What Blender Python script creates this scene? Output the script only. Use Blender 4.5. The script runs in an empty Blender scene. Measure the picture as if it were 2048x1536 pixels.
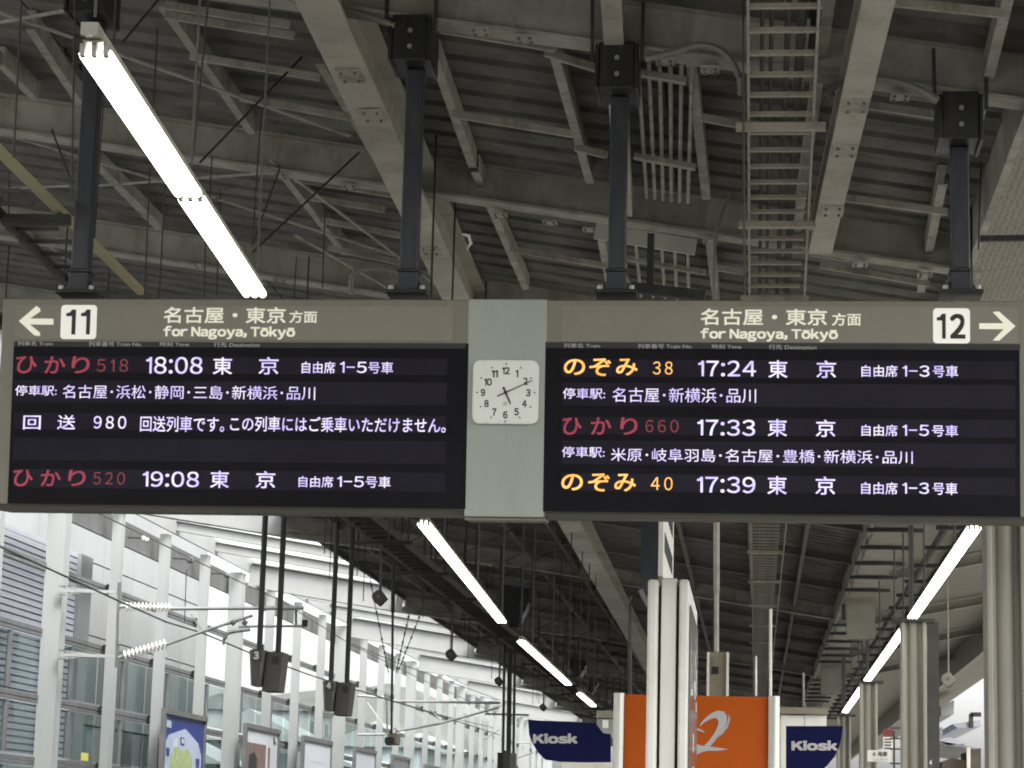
import bpy, math, random
from mathutils import Vector, Matrix
random.seed(7)
SC = bpy.context.scene
COL = SC.collection
# ---------------------------------------------------------------- camera
F, CX, CY = 4720.0, 1024.0, 768.0
EYE = Vector((0, 0, 1.6))
ya = Vector((1510 - CX, -(1672 - CY), -F)).normalized()
xa = -Vector((-44300 - CX, -(487 - CY), -F)); xa = (xa - ya * xa.dot(ya)).normalized()
za = xa.cross(ya)
RW = Matrix((xa, ya, za))            # camera space -> world
cam = bpy.data.cameras.new('camera'); co = bpy.data.objects.new('camera', cam); COL.objects.link(co)
co.matrix_world = Matrix.Translation(EYE) @ RW.to_4x4()
cam.sensor_width = 36; cam.lens = F / 2048 * 36; cam.clip_start = .1; cam.clip_end = 3000
SC.camera = co
# ---------------------------------------------------------------- world, sun, exposure
SUN_EL, SUN_AZ = math.radians(48), math.radians(140)     # azimuth from +Y towards +X
w = bpy.data.worlds.new('World'); SC.world = w; w.use_nodes = True
nt = w.node_tree; bg = nt.nodes['Background']
sky = nt.nodes.new('ShaderNodeTexSky'); sky.sky_type = 'NISHITA'; sky.sun_disc = False
sky.sun_elevation = SUN_EL; sky.sun_rotation = SUN_AZ; sky.air_density = 1.0; sky.dust_density = 5.0; sky.ozone_density = 1.0
hs = nt.nodes.new('ShaderNodeHueSaturation'); hs.inputs['Saturation'].default_value = .12
nt.links.new(sky.outputs[0], hs.inputs['Color']); nt.links.new(hs.outputs[0], bg.inputs['Color'])
bg.inputs['Strength'].default_value = .15
sl = bpy.data.lights.new('sun', 'SUN'); sl.energy = .6; sl.angle = math.radians(20); sl.color = (1, .96, .9)
so = bpy.data.objects.new('sun', sl); COL.objects.link(so)
sd = Vector((math.sin(SUN_AZ) * math.cos(SUN_EL), math.cos(SUN_AZ) * math.cos(SUN_EL), math.sin(SUN_EL)))
so.rotation_euler = sd.to_track_quat('Z', 'Y').to_euler(); so.location = (0, -5, 60)
SC.view_settings.view_transform = 'Standard'; SC.view_settings.look = 'None'
SC.view_settings.exposure = 2.08; SC.view_settings.gamma = 1
SC.view_settings.use_curve_mapping = False
SC.render.engine = 'CYCLES'
SC.cycles.filter_width = 1.9; SC.cycles.max_bounces = 8; SC.cycles.diffuse_bounces = 4; SC.cycles.glossy_bounces = 3
SC.cycles.transparent_max_bounces = 12; SC.cycles.sample_clamp_indirect = 6
SC.cycles.caustics_reflective = False; SC.cycles.caustics_refractive = False
# ---------------------------------------------------------------- rays from a pixel of the 2048 px photograph to real surfaces
def ray(px, py): return RW @ Vector(((px - CX) / F, -(py - CY) / F, -1))
def hit(px, py, n, d):
    r = ray(px, py); n = Vector(n); t = (d - n.dot(EYE)) / n.dot(r); return EYE + r * t
def PX(px, py, X): return hit(px, py, (1, 0, 0), X)
def PY(px, py, Y): return hit(px, py, (0, 1, 0), Y)
def PZ(px, py, Z): return hit(px, py, (0, 0, 1), Z)
SL = .155
def zb(x): return 5.18 - SL * x if x < 1.25 else 4.986 + .2 * (x - 1.25)    # underside of the roof beams
def PR(px, py, up=0): return hit(px, py, (SL, 0, 1), 5.18 + up)
# ---------------------------------------------------------------- materials
def mat(name, col, rough=.6, metal=0, var=.15, scale=3.0, bump=0.0, emit=0, ecol=None, spec=.5, streak=False, coat=0):
    m = bpy.data.materials.new(name); m.use_nodes = True; n = m.node_tree; b = n.nodes['Principled BSDF']
    b.inputs['Base Color'].default_value = (*col, 1); b.inputs['Roughness'].default_value = rough
    b.inputs['Metallic'].default_value = metal; b.inputs['Specular IOR Level'].default_value = spec
    if coat: b.inputs['Coat Weight'].default_value = coat; b.inputs['Coat Roughness'].default_value = .08
    if emit:
        b.inputs['Emission Color'].default_value = (*(ecol or col), 1); b.inputs['Emission Strength'].default_value = emit
    if var:
        tc = n.nodes.new('ShaderNodeTexCoord'); mp = n.nodes.new('ShaderNodeMapping'); no = n.nodes.new('ShaderNodeTexNoise')
        if streak: mp.inputs['Scale'].default_value = (1.0, 1.0, .18)
        no.inputs['Scale'].default_value = scale; no.inputs['Detail'].default_value = 6; no.inputs['Roughness'].default_value = .62
        rp = n.nodes.new('ShaderNodeMapRange'); rp.inputs['From Min'].default_value = .3; rp.inputs['From Max'].default_value = .72
        rp.inputs['To Min'].default_value = 1 + var * .5; rp.inputs['To Max'].default_value = 1 - var
        mx = n.nodes.new('ShaderNodeMix'); mx.data_type = 'RGBA'; mx.blend_type = 'MULTIPLY'; mx.inputs['Factor'].default_value = 1
        mx.inputs['A'].default_value = (*col, 1)
        n.links.new(tc.outputs['Object'], mp.inputs[0]); n.links.new(mp.outputs[0], no.inputs['Vector'])
        n.links.new(no.outputs['Fac'], rp.inputs['Value']); n.links.new(rp.outputs[0], mx.inputs['B'])
        n.links.new(mx.outputs['Result'], b.inputs['Base Color'])
        rr = n.nodes.new('ShaderNodeMapRange'); rr.inputs['To Min'].default_value = max(.02, rough - .12); rr.inputs['To Max'].default_value = min(1, rough + .15)
        n.links.new(no.outputs['Fac'], rr.inputs['Value']); n.links.new(rr.outputs[0], b.inputs['Roughness'])
        if bump:
            bp = n.nodes.new('ShaderNodeBump'); bp.inputs['Strength'].default_value = bump; bp.inputs['Distance'].default_value = .01
            n.links.new(no.outputs['Fac'], bp.inputs['Height']); n.links.new(bp.outputs[0], b.inputs['Normal'])
    return m
M = dict(
    deck=mat('roof sheet paint', (.150, .146, .130), .75, var=.5, scale=2.6, bump=.2),
    beam=mat('cream steel paint', (.39, .38, .335), .6, var=.42, scale=2.4, bump=.15),
    beamw=mat('white steel paint', (.235, .24, .235), .5, var=.12, scale=1.5),
    platew=mat('pale cover plate', (.52, .51, .46), .6, var=.2, scale=4),
    ductm=mat('duct paint', (.19, .18, .145), .6, var=.25, scale=4),
    brown=mat('brown cladding', (.25, .20, .14), .5, var=.08, scale=3),
    seam=mat('dull secondary steel', (.17, .165, .145), .7, var=.3, scale=3),
    girder=mat('underlit girder paint', (.47, .455, .395), .6, var=.34, scale=1.3, bump=.1),  # beam paint made lighter to stand for light from below
    creamy=mat('yellowed enamel', (.46, .42, .25), .5, var=.1, scale=3),
    purlin=mat('purlin paint', (.40, .39, .345), .65, var=.35, scale=4),
    dark=mat('dark steel', (.035, .035, .034), .6, var=.3, scale=5),
    tray=mat('dark galvanised tray', (.06, .058, .052), .6, var=.3, scale=5),
    ladder=mat('galvanised ladder', (.40, .38, .32), .5, .2, var=.25, scale=6),
    post=mat('slate blue post paint', (.024, .028, .036), .42, var=.2, scale=5),
    black=mat('black steel paint', (.008, .0085, .010), .45, var=.2, scale=6),
    zinc=mat('zinc bolt', (.40, .40, .38), .35, .7, var=.1, scale=20),
    cable=mat('cable sheath', (.05, .048, .044), .7, var=.2, scale=10),
    housing=mat('board housing paint', (.205, .192, .145), .45, var=.10, scale=2.5, streak=True),
    lip=mat('dark lower rail', (.10, .10, .085), .5, var=.1, scale=3),
    header=mat('header panel film', (.235, .22, .182), .5, var=.06, scale=3),
    caption=mat('caption strip', (.045, .047, .045), .5, var=.1, scale=5, spec=.2),
    screen=mat('black screen bezel', (.004, .0035, .006), .45, var=.2, scale=5, spec=.12),
    led=mat('led module face', (.022, .0195, .031), .6, var=.25, scale=2.2, spec=.1),
    white=mat('white film', (.85, .84, .78), .5, var=.04, scale=8),
    cream=mat('cream lettering', (.80, .77, .64), .5, var=.04, scale=8),
    plate=mat('backlit number plate', (.85, .84, .78), .5, var=.03, scale=8, emit=.075, ecol=(1, .98, .9)),  # faint emission added to brighten the plate, no lamp behind it
    brightened=mat('backlit cream lettering', (.80, .77, .64), .5, var=.03, scale=8, emit=.075, ecol=(1, .95, .8)),  # emission added so header print and arrows stand out brighter
    ink=mat('black lettering', (.012, .012, .012), .5, var=0),
    capt=mat('faded caption lettering', (.50, .50, .48), .5, var=0),
    clockpanel=mat('pale green grey panel', (.365, .395, .355), .5, var=.06, scale=1.6, streak=True),
    face=mat('clock face', (.82, .84, .77), .35, var=.04, scale=6),
    rimw=mat('clock rim', (.80, .81, .76), .35, var=.03, scale=6),
    violet=mat('led white', (.5, .48, .6), .5, var=0, emit=.21, ecol=(.74, .62, 1.0)),
    amber=mat('led amber', (.5, .3, .1), .5, var=0, emit=.25, ecol=(1.0, .50, .10)),
    red=mat('led red', (.2, .03, .06), .5, var=0, emit=.05, ecol=(1.0, .07, .14)),
    redd=mat('led dim red', (.15, .03, .04), .5, var=0, emit=.032, ecol=(1.0, .09, .12)),
    tube=mat('lit fluorescent tube', (.9, .9, .85), .4, var=0, emit=2.6, ecol=(1.0, .96, .84)),
    fixture=mat('lamp housing enamel', (.20, .195, .155), .5, var=.2, scale=6),
    fence=mat('pale column paint', (.26, .275, .268), .55, var=.14, scale=.8, streak=True),
    fencew=mat('white girder paint', (.25, .255, .25), .55, var=.1, scale=.8),
    rail=mat('grey facade rail', (.115, .12, .12), .55, var=.25, scale=3),
    eave=mat('grey eave board', (.14, .14, .14), .6, var=.3, scale=1.5),
    cladding=mat('pale cladding', (.25, .256, .258), .55, var=.10, scale=.5),
    claddg=mat('grey cladding', (.27, .28, .28), .55, var=.12, scale=.5),
    slat=mat('louvre slat', (.52, .53, .60), .45, var=.1, scale=1.2),
    recess=mat('louvre backing', (.30, .31, .34), .7, var=.2, scale=2),
    insul=mat('white porcelain', (.55, .55, .52), .25, var=.05, scale=10),
    pipe=mat('galvanised pipe', (.36, .37, .36), .4, .5, var=.2, scale=8),
    wire=mat('contact wire', (.06, .06, .06), .5, .3, var=0),
    boxg=mat('warm grey box', (.085, .08, .072), .55, var=.15, scale=6),
    boxl=mat('light grey box edge', (.20, .195, .17), .5, var=.15, scale=6),
    alu=mat('anodised aluminium', (.60, .60, .55), .38, .45, var=.08, scale=2.0, streak=True),
    aluwhite=mat('white enamel frame', (.80, .79, .72), .4, var=.05, scale=2, streak=True),
    columnp=mat('cream column cladding', (.31, .30, .25), .5, var=.03, scale=1.0),
    orange=mat('orange sign film', (.52, .098, .006), .6, var=.05, scale=2, spec=.2),
    navy=mat('navy sign film', (.004, .006, .052), .7, var=.15, scale=3, spec=.15),
    silver=mat('silver lettering', (.52, .52, .52), .5, var=.04, scale=8),
    beige=mat('beige box paint', (.24, .225, .165), .5, var=.12, scale=5),
    platform=mat('platform asphalt', (.16, .155, .145), .85, var=.2, scale=2, bump=.3),
    ballast=mat('ballast', (.20, .19, .17), .95, var=.45, scale=30, bump=.6),
    ground=mat('ground', (.16, .16, .14), .95, var=.3, scale=.2),
    posterblue=mat('poster blue print', (.015, .032, .17), .4, var=.05, scale=3),
    postersky=mat('poster pale print', (.36, .42, .55), .4, var=.1, scale=3),
    postergreen=mat('poster green print', (.34, .42, .20), .4, var=.3, scale=6),
    posterwhite=mat('poster white print', (.50, .53, .57), .4, var=.04, scale=3),
    posterbrown=mat('poster brown print', (.16, .10, .085), .4, var=.4, scale=4),
    glassdark=mat('dark glazing', (.10, .12, .12), .15, var=.3, scale=.8),
    glassteal=mat('teal glazing', (.17, .23, .24), .2, var=.25, scale=.6),
    hill=mat('haze greyed woodland', (.085, .092, .08), .95, var=.5, scale=.06, bump=.5),  # green greyed down so the colour carries the haze
    tile=mat('brown roof', (.10, .08, .06), .8, var=.3, scale=2),
    redprint=mat('red notice print', (.22, .04, .035), .5, var=.05, scale=5),
    yellow=mat('yellow notice', (.55, .52, .12), .5, var=.1, scale=5),
)
def perforated():
    m = mat('perforated soffit', (.29, .275, .225), .7, var=.1, scale=2); n = m.node_tree; b = n.nodes['Principled BSDF']
    tc = n.nodes.new('ShaderNodeTexCoord'); v = n.nodes.new('ShaderNodeTexVoronoi'); v.inputs['Scale'].default_value = 26; v.inputs['Randomness'].default_value = .45
    v.voronoi_dimensions = '2D'
    g = n.nodes.new('ShaderNodeMath'); g.operation = 'GREATER_THAN'; g.inputs[1].default_value = .2
    mx = n.nodes.new('ShaderNodeMix'); mx.data_type = 'RGBA'; mx.inputs['A'].default_value = (.05, .045, .035, 1)
    src = b.inputs['Base Color'].links[0].from_socket
    n.links.new(tc.outputs['Object'], v.inputs['Vector']); n.links.new(v.outputs['Distance'], g.inputs[0]); n.links.new(g.outputs[0], mx.inputs['Factor'])
    n.links.new(src, mx.inputs['B']); n.links.new(mx.outputs['Result'], b.inputs['Base Color'])
    return m
M['perf'] = perforated()
def blotch(m, c0, c1):                     # uneven LED brightness and tint across a module
    n = m.node_tree; b = n.nodes['Principled BSDF']; tc = n.nodes.new('ShaderNodeTexCoord'); no = n.nodes.new('ShaderNodeTexNoise')
    no.inputs['Scale'].default_value = 16; no.inputs['Detail'].default_value = 2; r = n.nodes.new('ShaderNodeValToRGB')
    r.color_ramp.elements[0].position = .38; r.color_ramp.elements[1].position = .60
    r.color_ramp.elements[0].color = (*c0, 1); r.color_ramp.elements[1].color = (*c1, 1)
    n.links.new(tc.outputs['Object'], no.inputs['Vector']); n.links.new(no.outputs['Fac'], r.inputs[0]); n.links.new(r.outputs[0], b.inputs['Emission Color'])
def grime(m, col, amt, scale, lo=.50, hi=.68):     # patches of rust, soot and drip stain with their own shape
    n = m.node_tree; b = n.nodes['Principled BSDF']; src = b.inputs['Base Color'].links[0].from_socket
    tc = n.nodes.new('ShaderNodeTexCoord'); mp = n.nodes.new('ShaderNodeMapping'); mp.inputs['Scale'].default_value = (1, 1, .35); mp.inputs['Location'].default_value = (3.1, 7.7, 1.3)
    no = n.nodes.new('ShaderNodeTexNoise'); no.inputs['Scale'].default_value = scale; no.inputs['Detail'].default_value = 9; no.inputs['Roughness'].default_value = .72; no.inputs['Distortion'].default_value = .6
    r = n.nodes.new('ShaderNodeMapRange'); r.inputs['From Min'].default_value = lo; r.inputs['From Max'].default_value = hi; r.inputs['To Max'].default_value = amt
    mx = n.nodes.new('ShaderNodeMix'); mx.data_type = 'RGBA'; mx.inputs['B'].default_value = (*col, 1)
    n.links.new(tc.outputs['Object'], mp.inputs[0]); n.links.new(mp.outputs[0], no.inputs['Vector']); n.links.new(no.outputs['Fac'], r.inputs['Value'])
    n.links.new(r.outputs[0], mx.inputs['Factor']); n.links.new(src, mx.inputs['A']); n.links.new(mx.outputs['Result'], b.inputs['Base Color'])
for k_, c_, a_, s_ in (('deck', (.05, .042, .03), .6, 3), ('beam', (.14, .11, .07), .55, 4), ('girder', (.17, .14, .09), .5, 3), ('purlin', (.12, .09, .055), .6, 7), ('ladder', (.14, .10, .06), .5, 8),
                       ('columnp', (.16, .14, .10), .35, 2.5), ('fence', (.20, .20, .18), .4, 1.5), ('fencew', (.20, .20, .18), .4, 1.2), ('post', (.07, .065, .06), .5, 9), ('black', (.05, .045, .04), .6, 12),
                       ('housing', (.13, .12, .09), .35, 5), ('header', (.17, .16, .13), .35, 3), ('clockpanel', (.24, .255, .235), .35, 4), ('aluwhite', (.42, .40, .33), .4, 4), ('orange', (.30, .055, .01), .35, 3),
                       ('rimw', (.5, .5, .45), .4, 10), ('rail', (.05, .05, .05), .5, 5), ('cladding', (.26, .265, .26), .35, .8)):
    grime(M[k_], c_, a_, s_)
blotch(M['violet'], (.52, .40, 1.0), (.86, .80, 1.0)); blotch(M['amber'], (1.0, .38, .04), (1.0, .56, .15)); blotch(M['red'], (.85, .05, .13), (1.0, .09, .15))
def glass():
    m = bpy.data.materials.new('pale tinted pane'); m.use_nodes = True; n = m.node_tree
    for x in list(n.nodes):
        if x.type != 'OUTPUT_MATERIAL': n.nodes.remove(x)
    t = n.nodes.new('ShaderNodeBsdfTransparent'); t.inputs[0].default_value = (.74, .80, .79, 1)
    g = n.nodes.new('ShaderNodeBsdfGlossy'); g.inputs['Roughness'].default_value = .06; g.inputs['Color'].default_value = (.8, .85, .85, 1)
    mi = n.nodes.new('ShaderNodeMixShader'); mi.inputs[0].default_value = .10; n.links.new(t.outputs[0], mi.inputs[1]); n.links.new(g.outputs[0], mi.inputs[2])
    n.links.new(mi.outputs[0], n.nodes['Material Output'].inputs[0]); return m
M['glass'] = glass()
# ---------------------------------------------------------------- mesh builder and object helpers
OFF = {}
class MB:
    def __init__(s): s.v = []; s.f = []
    def add(s, vs, fs):
        n = len(s.v); s.v += [Vector(p) for p in vs]; s.f += [tuple(i + n for i in f) for f in fs]; return s
    def box(s, x0, x1, y0, y1, z0, z1):
        return s.add([(x0, y0, z0), (x1, y0, z0), (x1, y1, z0), (x0, y1, z0), (x0, y0, z1), (x1, y0, z1), (x1, y1, z1), (x0, y1, z1)],
                     [(0, 3, 2, 1), (4, 5, 6, 7), (0, 1, 5, 4), (1, 2, 6, 5), (2, 3, 7, 6), (3, 0, 4, 7)])
    def frame(s, a, b, up=(0, 0, 1)):
        d = (b - a).normalized(); u = Vector(up)
        if abs(d.dot(u)) > .98: u = Vector((0, 1, 0))
        r = d.cross(u).normalized(); return d, r, r.cross(d).normalized()
    def bar(s, a, b, w, h, up=(0, 0, 1), dx=0, dz=0):
        a = Vector(a); b = Vector(b); d, r, u = s.frame(a, b, up); o = r * dx + u * dz
        vs = [p + o + r * (i * w / 2) + u * (j * h / 2) for p in (a, b) for i, j in ((-1, -1), (1, -1), (1, 1), (-1, 1))]
        return s.add(vs, [(0, 1, 2, 3), (4, 7, 6, 5), (0, 4, 5, 1), (1, 5, 6, 2), (2, 6, 7, 3), (3, 7, 4, 0)])
    def ibeam(s, a, b, w, h, tf=.02, tw=.012, up=(0, 0, 1)):       # a,b on the centre of the bottom flange underside
        s.bar(a, b, w, tf, up, 0, tf / 2); s.bar(a, b, w, tf, up, 0, h - tf / 2); return s.bar(a, b, tw, h - 2 * tf, up, 0, h / 2)
    def channel(s, a, b, w, h, t=.008, up=(0, 0, 1), side=1):
        s.bar(a, b, w, t, up, 0, t / 2); s.bar(a, b, w, t, up, 0, h - t / 2); return s.bar(a, b, t, h - 2 * t, up, side * (w / 2 - t / 2), h / 2)
    def tube(s, pts, r, n=8, cap=True):
        pts = [Vector(p) for p in pts]; m = len(pts); rr = r if isinstance(r, (list, tuple)) else [r] * m; vs = []
        for i, p in enumerate(pts):
            d = (pts[min(i + 1, m - 1)] - pts[max(i - 1, 0)]).normalized()
            u = Vector((0, 0, 1)) if abs(d.z) < .95 else Vector((0, 1, 0)); a = d.cross(u).normalized(); c = a.cross(d)
            vs += [p + (a * math.cos(k * 2 * math.pi / n) + c * math.sin(k * 2 * math.pi / n)) * rr[i] for k in range(n)]
        fs = [(i * n + k, i * n + (k + 1) % n, (i + 1) * n + (k + 1) % n, (i + 1) * n + k) for i in range(m - 1) for k in range(n)]
        if cap: fs += [tuple(range(n - 1, -1, -1)), tuple((m - 1) * n + k for k in range(n))]
        return s.add(vs, fs)
    def prism(s, pts, ext):                                        # polygon pushed along ext
        pts = [Vector(p) for p in pts]; e = Vector(ext); n = len(pts)
        return s.add(pts + [p + e for p in pts], [tuple(range(n)), tuple(range(2 * n - 1, n - 1, -1))] + [(i, i + n, (i + 1) % n + n, (i + 1) % n) for i in range(n)])
    def build(s, name, m, parent=None, smooth=False, bevel=0):
        me = bpy.data.meshes.new(name); o = OFF.get(parent, Vector((0, 0, 0))) if parent else Vector((0, 0, 0))
        me.from_pydata([tuple(v - o) for v in s.v], [], s.f); me.materials.append(M[m] if isinstance(m, str) else m); me.update()
        import bmesh
        bm = bmesh.new(); bm.from_mesh(me); bmesh.ops.recalc_face_normals(bm, faces=bm.faces); bm.to_mesh(me); bm.free()
        if smooth:
            me.polygons.foreach_set('use_smooth', [True] * len(me.polygons)); me.set_sharp_from_angle(angle=math.radians(35))
        ob = bpy.data.objects.new(name, me); COL.objects.link(ob)
        if parent: ob.parent = parent; OFF[ob] = o
        else: OFF[ob] = Vector((0, 0, 0))
        if bevel:
            md = ob.modifiers.new('bevel', 'BEVEL'); md.width = bevel; md.segments = 2; md.limit_method = 'ANGLE'
        return ob
def inst(src, loc, parent=None, rot=None, name=None):
    o = bpy.data.objects.new(name or src.name.split('.')[0], src.data); COL.objects.link(o)
    if parent: o.parent = parent
    o.location = loc
    if rot: o.rotation_euler = rot
    for md in src.modifiers:
        n = o.modifiers.new(md.name, md.type)
        if md.type == 'BEVEL': n.width = md.width; n.segments = md.segments; n.limit_method = md.limit_method
    OFF[o] = OFF.get(parent, Vector((0, 0, 0)))
    return o
def thing(name, loc, label, cat, group=None):
    o = bpy.data.objects.new(name, None); o.empty_display_size = .2; COL.objects.link(o); o.location = loc
    o['label'] = label; o['category'] = cat
    if group: o['group'] = group
    OFF[o] = Vector(loc); return o
def tag(o, label, cat, group=None):
    o['label'] = label; o['category'] = cat
    if group: o['group'] = group
    return o
def struct(o): o['kind'] = 'structure'; return o
def stuff(o): o['kind'] = 'stuff'; return o
def raw_polys(body):
    c = bpy.data.curves.new('t', 'FONT'); c.body = body; c.resolution_u = 4
    o = bpy.data.objects.new('t', c); COL.objects.link(o); dg = bpy.context.evaluated_depsgraph_get(); dg.update()
    me = bpy.data.meshes.new_from_object(o.evaluated_get(dg)); vs = [v.co.copy() for v in me.vertices]; fs = [tuple(p.vertices) for p in me.polygons]
    bpy.data.objects.remove(o); bpy.data.curves.remove(c); bpy.data.meshes.remove(me); return vs, fs
GLY = {}
def glyph(ch):
    if ch == '1': return ([Vector(p) for p in ((0, .55, 0), (0, .62, 0), (.09, .645, 0), (.15, .733, 0), (.235, .733, 0), (.235, 0, 0), (.15, 0, 0), (.15, .55, 0))], [(0, 1, 2, 3, 7), (3, 4, 5, 6, 7)])
    if ch not in GLY:
        v, f = raw_polys(chr(ord(ch) + 0xFEE0) if 0x21 <= ord(ch) <= 0x7e else ch); GLY[ch] = (v, f)
    return GLY[ch]
def text_polys(body, bold=0, gap=.09):
    """proportional setting: Latin letters and digits are set from the full-width grotesque forms"""
    if all(ord(c) < 0x250 or c == '－' for c in body):
        vs = []; fs = []; x = 0
        for ch in body:
            if ch == ' ': x += .24; continue
            mac = ch == '\u014d'; v, f = glyph('o' if mac else ch)
            if ch == '－': v = [Vector((p.x * .62, p.y, 0)) for p in v]
            a = min(p.x for p in v); b = max(p.x for p in v); n = len(vs)
            vs += [Vector((p.x - a + x, p.y, 0)) for p in v]; fs += [tuple(i + n for i in q) for q in f]
            if mac:
                t = max(p.y for p in v); n = len(vs); w_ = b - a
                vs += [Vector((x + w_ * .15, t + .06, 0)), Vector((x + w_ * .85, t + .06, 0)), Vector((x + w_ * .85, t + .12, 0)), Vector((x + w_ * .15, t + .12, 0))]; fs.append((n, n + 1, n + 2, n + 3))
            x += b - a + gap
    else: vs, fs = raw_polys(''.join(chr(ord(c) + 0xFEE0) if c.isdigit() and c.isascii() else c for c in body))
    if bold:
        V0, F0 = vs, fs; vs = []; fs = []; k = 0
        for dx, dy in ((0, 0), (bold, bold), (-bold, bold), (bold, -bold), (-bold, -bold), (bold, 0), (-bold, 0)):
            n = len(vs); vs += [Vector((p.x + dx, p.y + dy, k * .0001)) for p in V0]; fs += [tuple(i + n for i in q) for q in F0]; k += 1
    return vs, fs
def lettering(body, tl, tr, bl, m, parent, name='lettering', bold=0, push=None, gap=.09):
    """text fitted to the parallelogram tl-tr-bl (world points)"""
    vs, fs = text_polys(body, bold, gap)
    x0 = min(v.x for v in vs); x1 = max(v.x for v in vs); y0 = min(v.y for v in vs); y1 = max(v.y for v in vs)
    tl = Vector(tl); eu = Vector(tr) - tl; ev = Vector(bl) - tl; p = eu.cross(ev).normalized(); p = p if p.dot(tl - EYE) < 0 else -p
    b = MB(); b.add([tl + eu * ((v.x - x0) / (x1 - x0)) + ev * ((y1 - v.y) / (y1 - y0)) + p * v.z for v in vs], fs)
    return b.build(name, m, parent)
# ================================================================ SETTING
g = MB().box(-600, 600, -300, 1500, -1.6, -1.3).build('ground', 'ground'); struct(g)
struct(MB().box(-4.9, 7.2, -25, 260, -1.28, 0).build('platform', 'platform'))
struct(MB().box(-11.0, -4.92, -25, 260, -1.29, -1.05).build('track_bed', 'ballast'))
struct(MB().box(7.22, 13.4, -25, 260, -1.29, -1.05).build('track_bed', 'ballast'))
# ================================================================ CANOPY
XE, XV, XR = -7.75, 1.25, 6.2
canopy = thing('station_canopy', (XV, 10, 0), 'long dark platform canopy of steel beams and ribbed sheeting above the departure boards', 'canopy')
Y0, PITCH, NB = 10.9, 3.4, 32
def rib_sheet(x0, x1, mirror=False):
    b = MB(); prof = []; n = 11; p = PITCH / n
    for k in range(n):
        y = k * p; prof += [(y, 0), (y + .205, 0), (y + .222, .055), (y + .285, .06), (y + p, 0.004)]
    def zz(x): return zb(x) + .255
    lo = []
    for y, h in prof: lo += [(x0, y, zz(x0) + h), (x1, y, zz(x1) + h)]
    hi = [(x0, 0, zz(x0) + .09), (x1, 0, zz(x1) + .09), (x0, PITCH, zz(x0) + .09), (x1, PITCH, zz(x1) + .09)]
    m = len(prof); fs = [(2 * i, 2 * i + 1, 2 * i + 3, 2 * i + 2) for i in range(m - 1)]
    fs += [(2 * m, 2 * m + 1, 2 * m + 3, 2 * m + 2)]
    return b.add(lo + hi, fs)
# sheets lie in Y0+k*PITCH .. ; split sideways where the purlins carry the lap joints
edges = [XE, -5.9, -4.1, -2.3, -.5, XV - .01]
for x0, x1 in zip(edges[:-1], edges[1:]):
    src = None
    for k in range(-3, NB):
        if src is None:
            src = rib_sheet(x0 + .006, x1 - .006).build('roof_sheet', 'deck', canopy)
            src.location = (0, Y0 + k * PITCH, 0)
        else: inst(src, (0, Y0 + k * PITCH, 0), canopy)
src = None
for k in range(-3, NB):
    if src is None:
        b = MB(); za_, zb_ = zb(XV + .02) + .03, zb(XR) + .03
        b.add([(XV + .04, .004, za_), (XR, .004, zb_), (XR, PITCH - .004, zb_), (XV + .04, PITCH - .004, za_), (XV + .04, .004, za_ + .03), (XR, .004, zb_ + .03), (XR, PITCH - .004, zb_ + .03), (XV + .04, PITCH - .004, za_ + .03)],
              [(0, 3, 2, 1), (4, 5, 6, 7), (0, 1, 5, 4), (1, 2, 6, 5), (2, 3, 7, 6), (3, 0, 4, 7)])
        src = b.build('soffit_panel', 'perf', canopy); src.location = (0, Y0 + k * PITCH, 0)
    else: inst(src, (0, Y0 + k * PITCH, 0), canopy)
def slab(xa_, xb_, z_):
    y0s_, y1s_ = Y0 - 3 * PITCH, Y0 + NB * PITCH
    b = MB().add([(x, y, zb(x) + z_ + t) for t in (0, .03) for x, y in ((xa_, y0s_), (xb_, y0s_), (xb_, y1s_), (xa_, y1s_))], [(0, 3, 2, 1), (4, 5, 6, 7), (0, 1, 5, 4), (1, 2, 6, 5), (2, 3, 7, 6), (3, 0, 4, 7)])
    return b.build('light_stop_slab', 'ballast', canopy)  # unseen slab added above the sheets to stop sky light at the seams
slab(XE, XV - .01, .40); slab(XV + .037, XR, .12)
MB().box(XE - .06, XE, Y0 - 3 * PITCH, Y0 + NB * PITCH, zb(XE) + .18, zb(XE) + .38).build('edge_trim', 'tray', canopy)
MB().box(XV - .008, XV + .036, Y0 - 3 * PITCH, Y0 + NB * PITCH, zb(XV) + .0, zb(XV) + .34).build('valley_gutter', 'beam', canopy)
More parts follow.
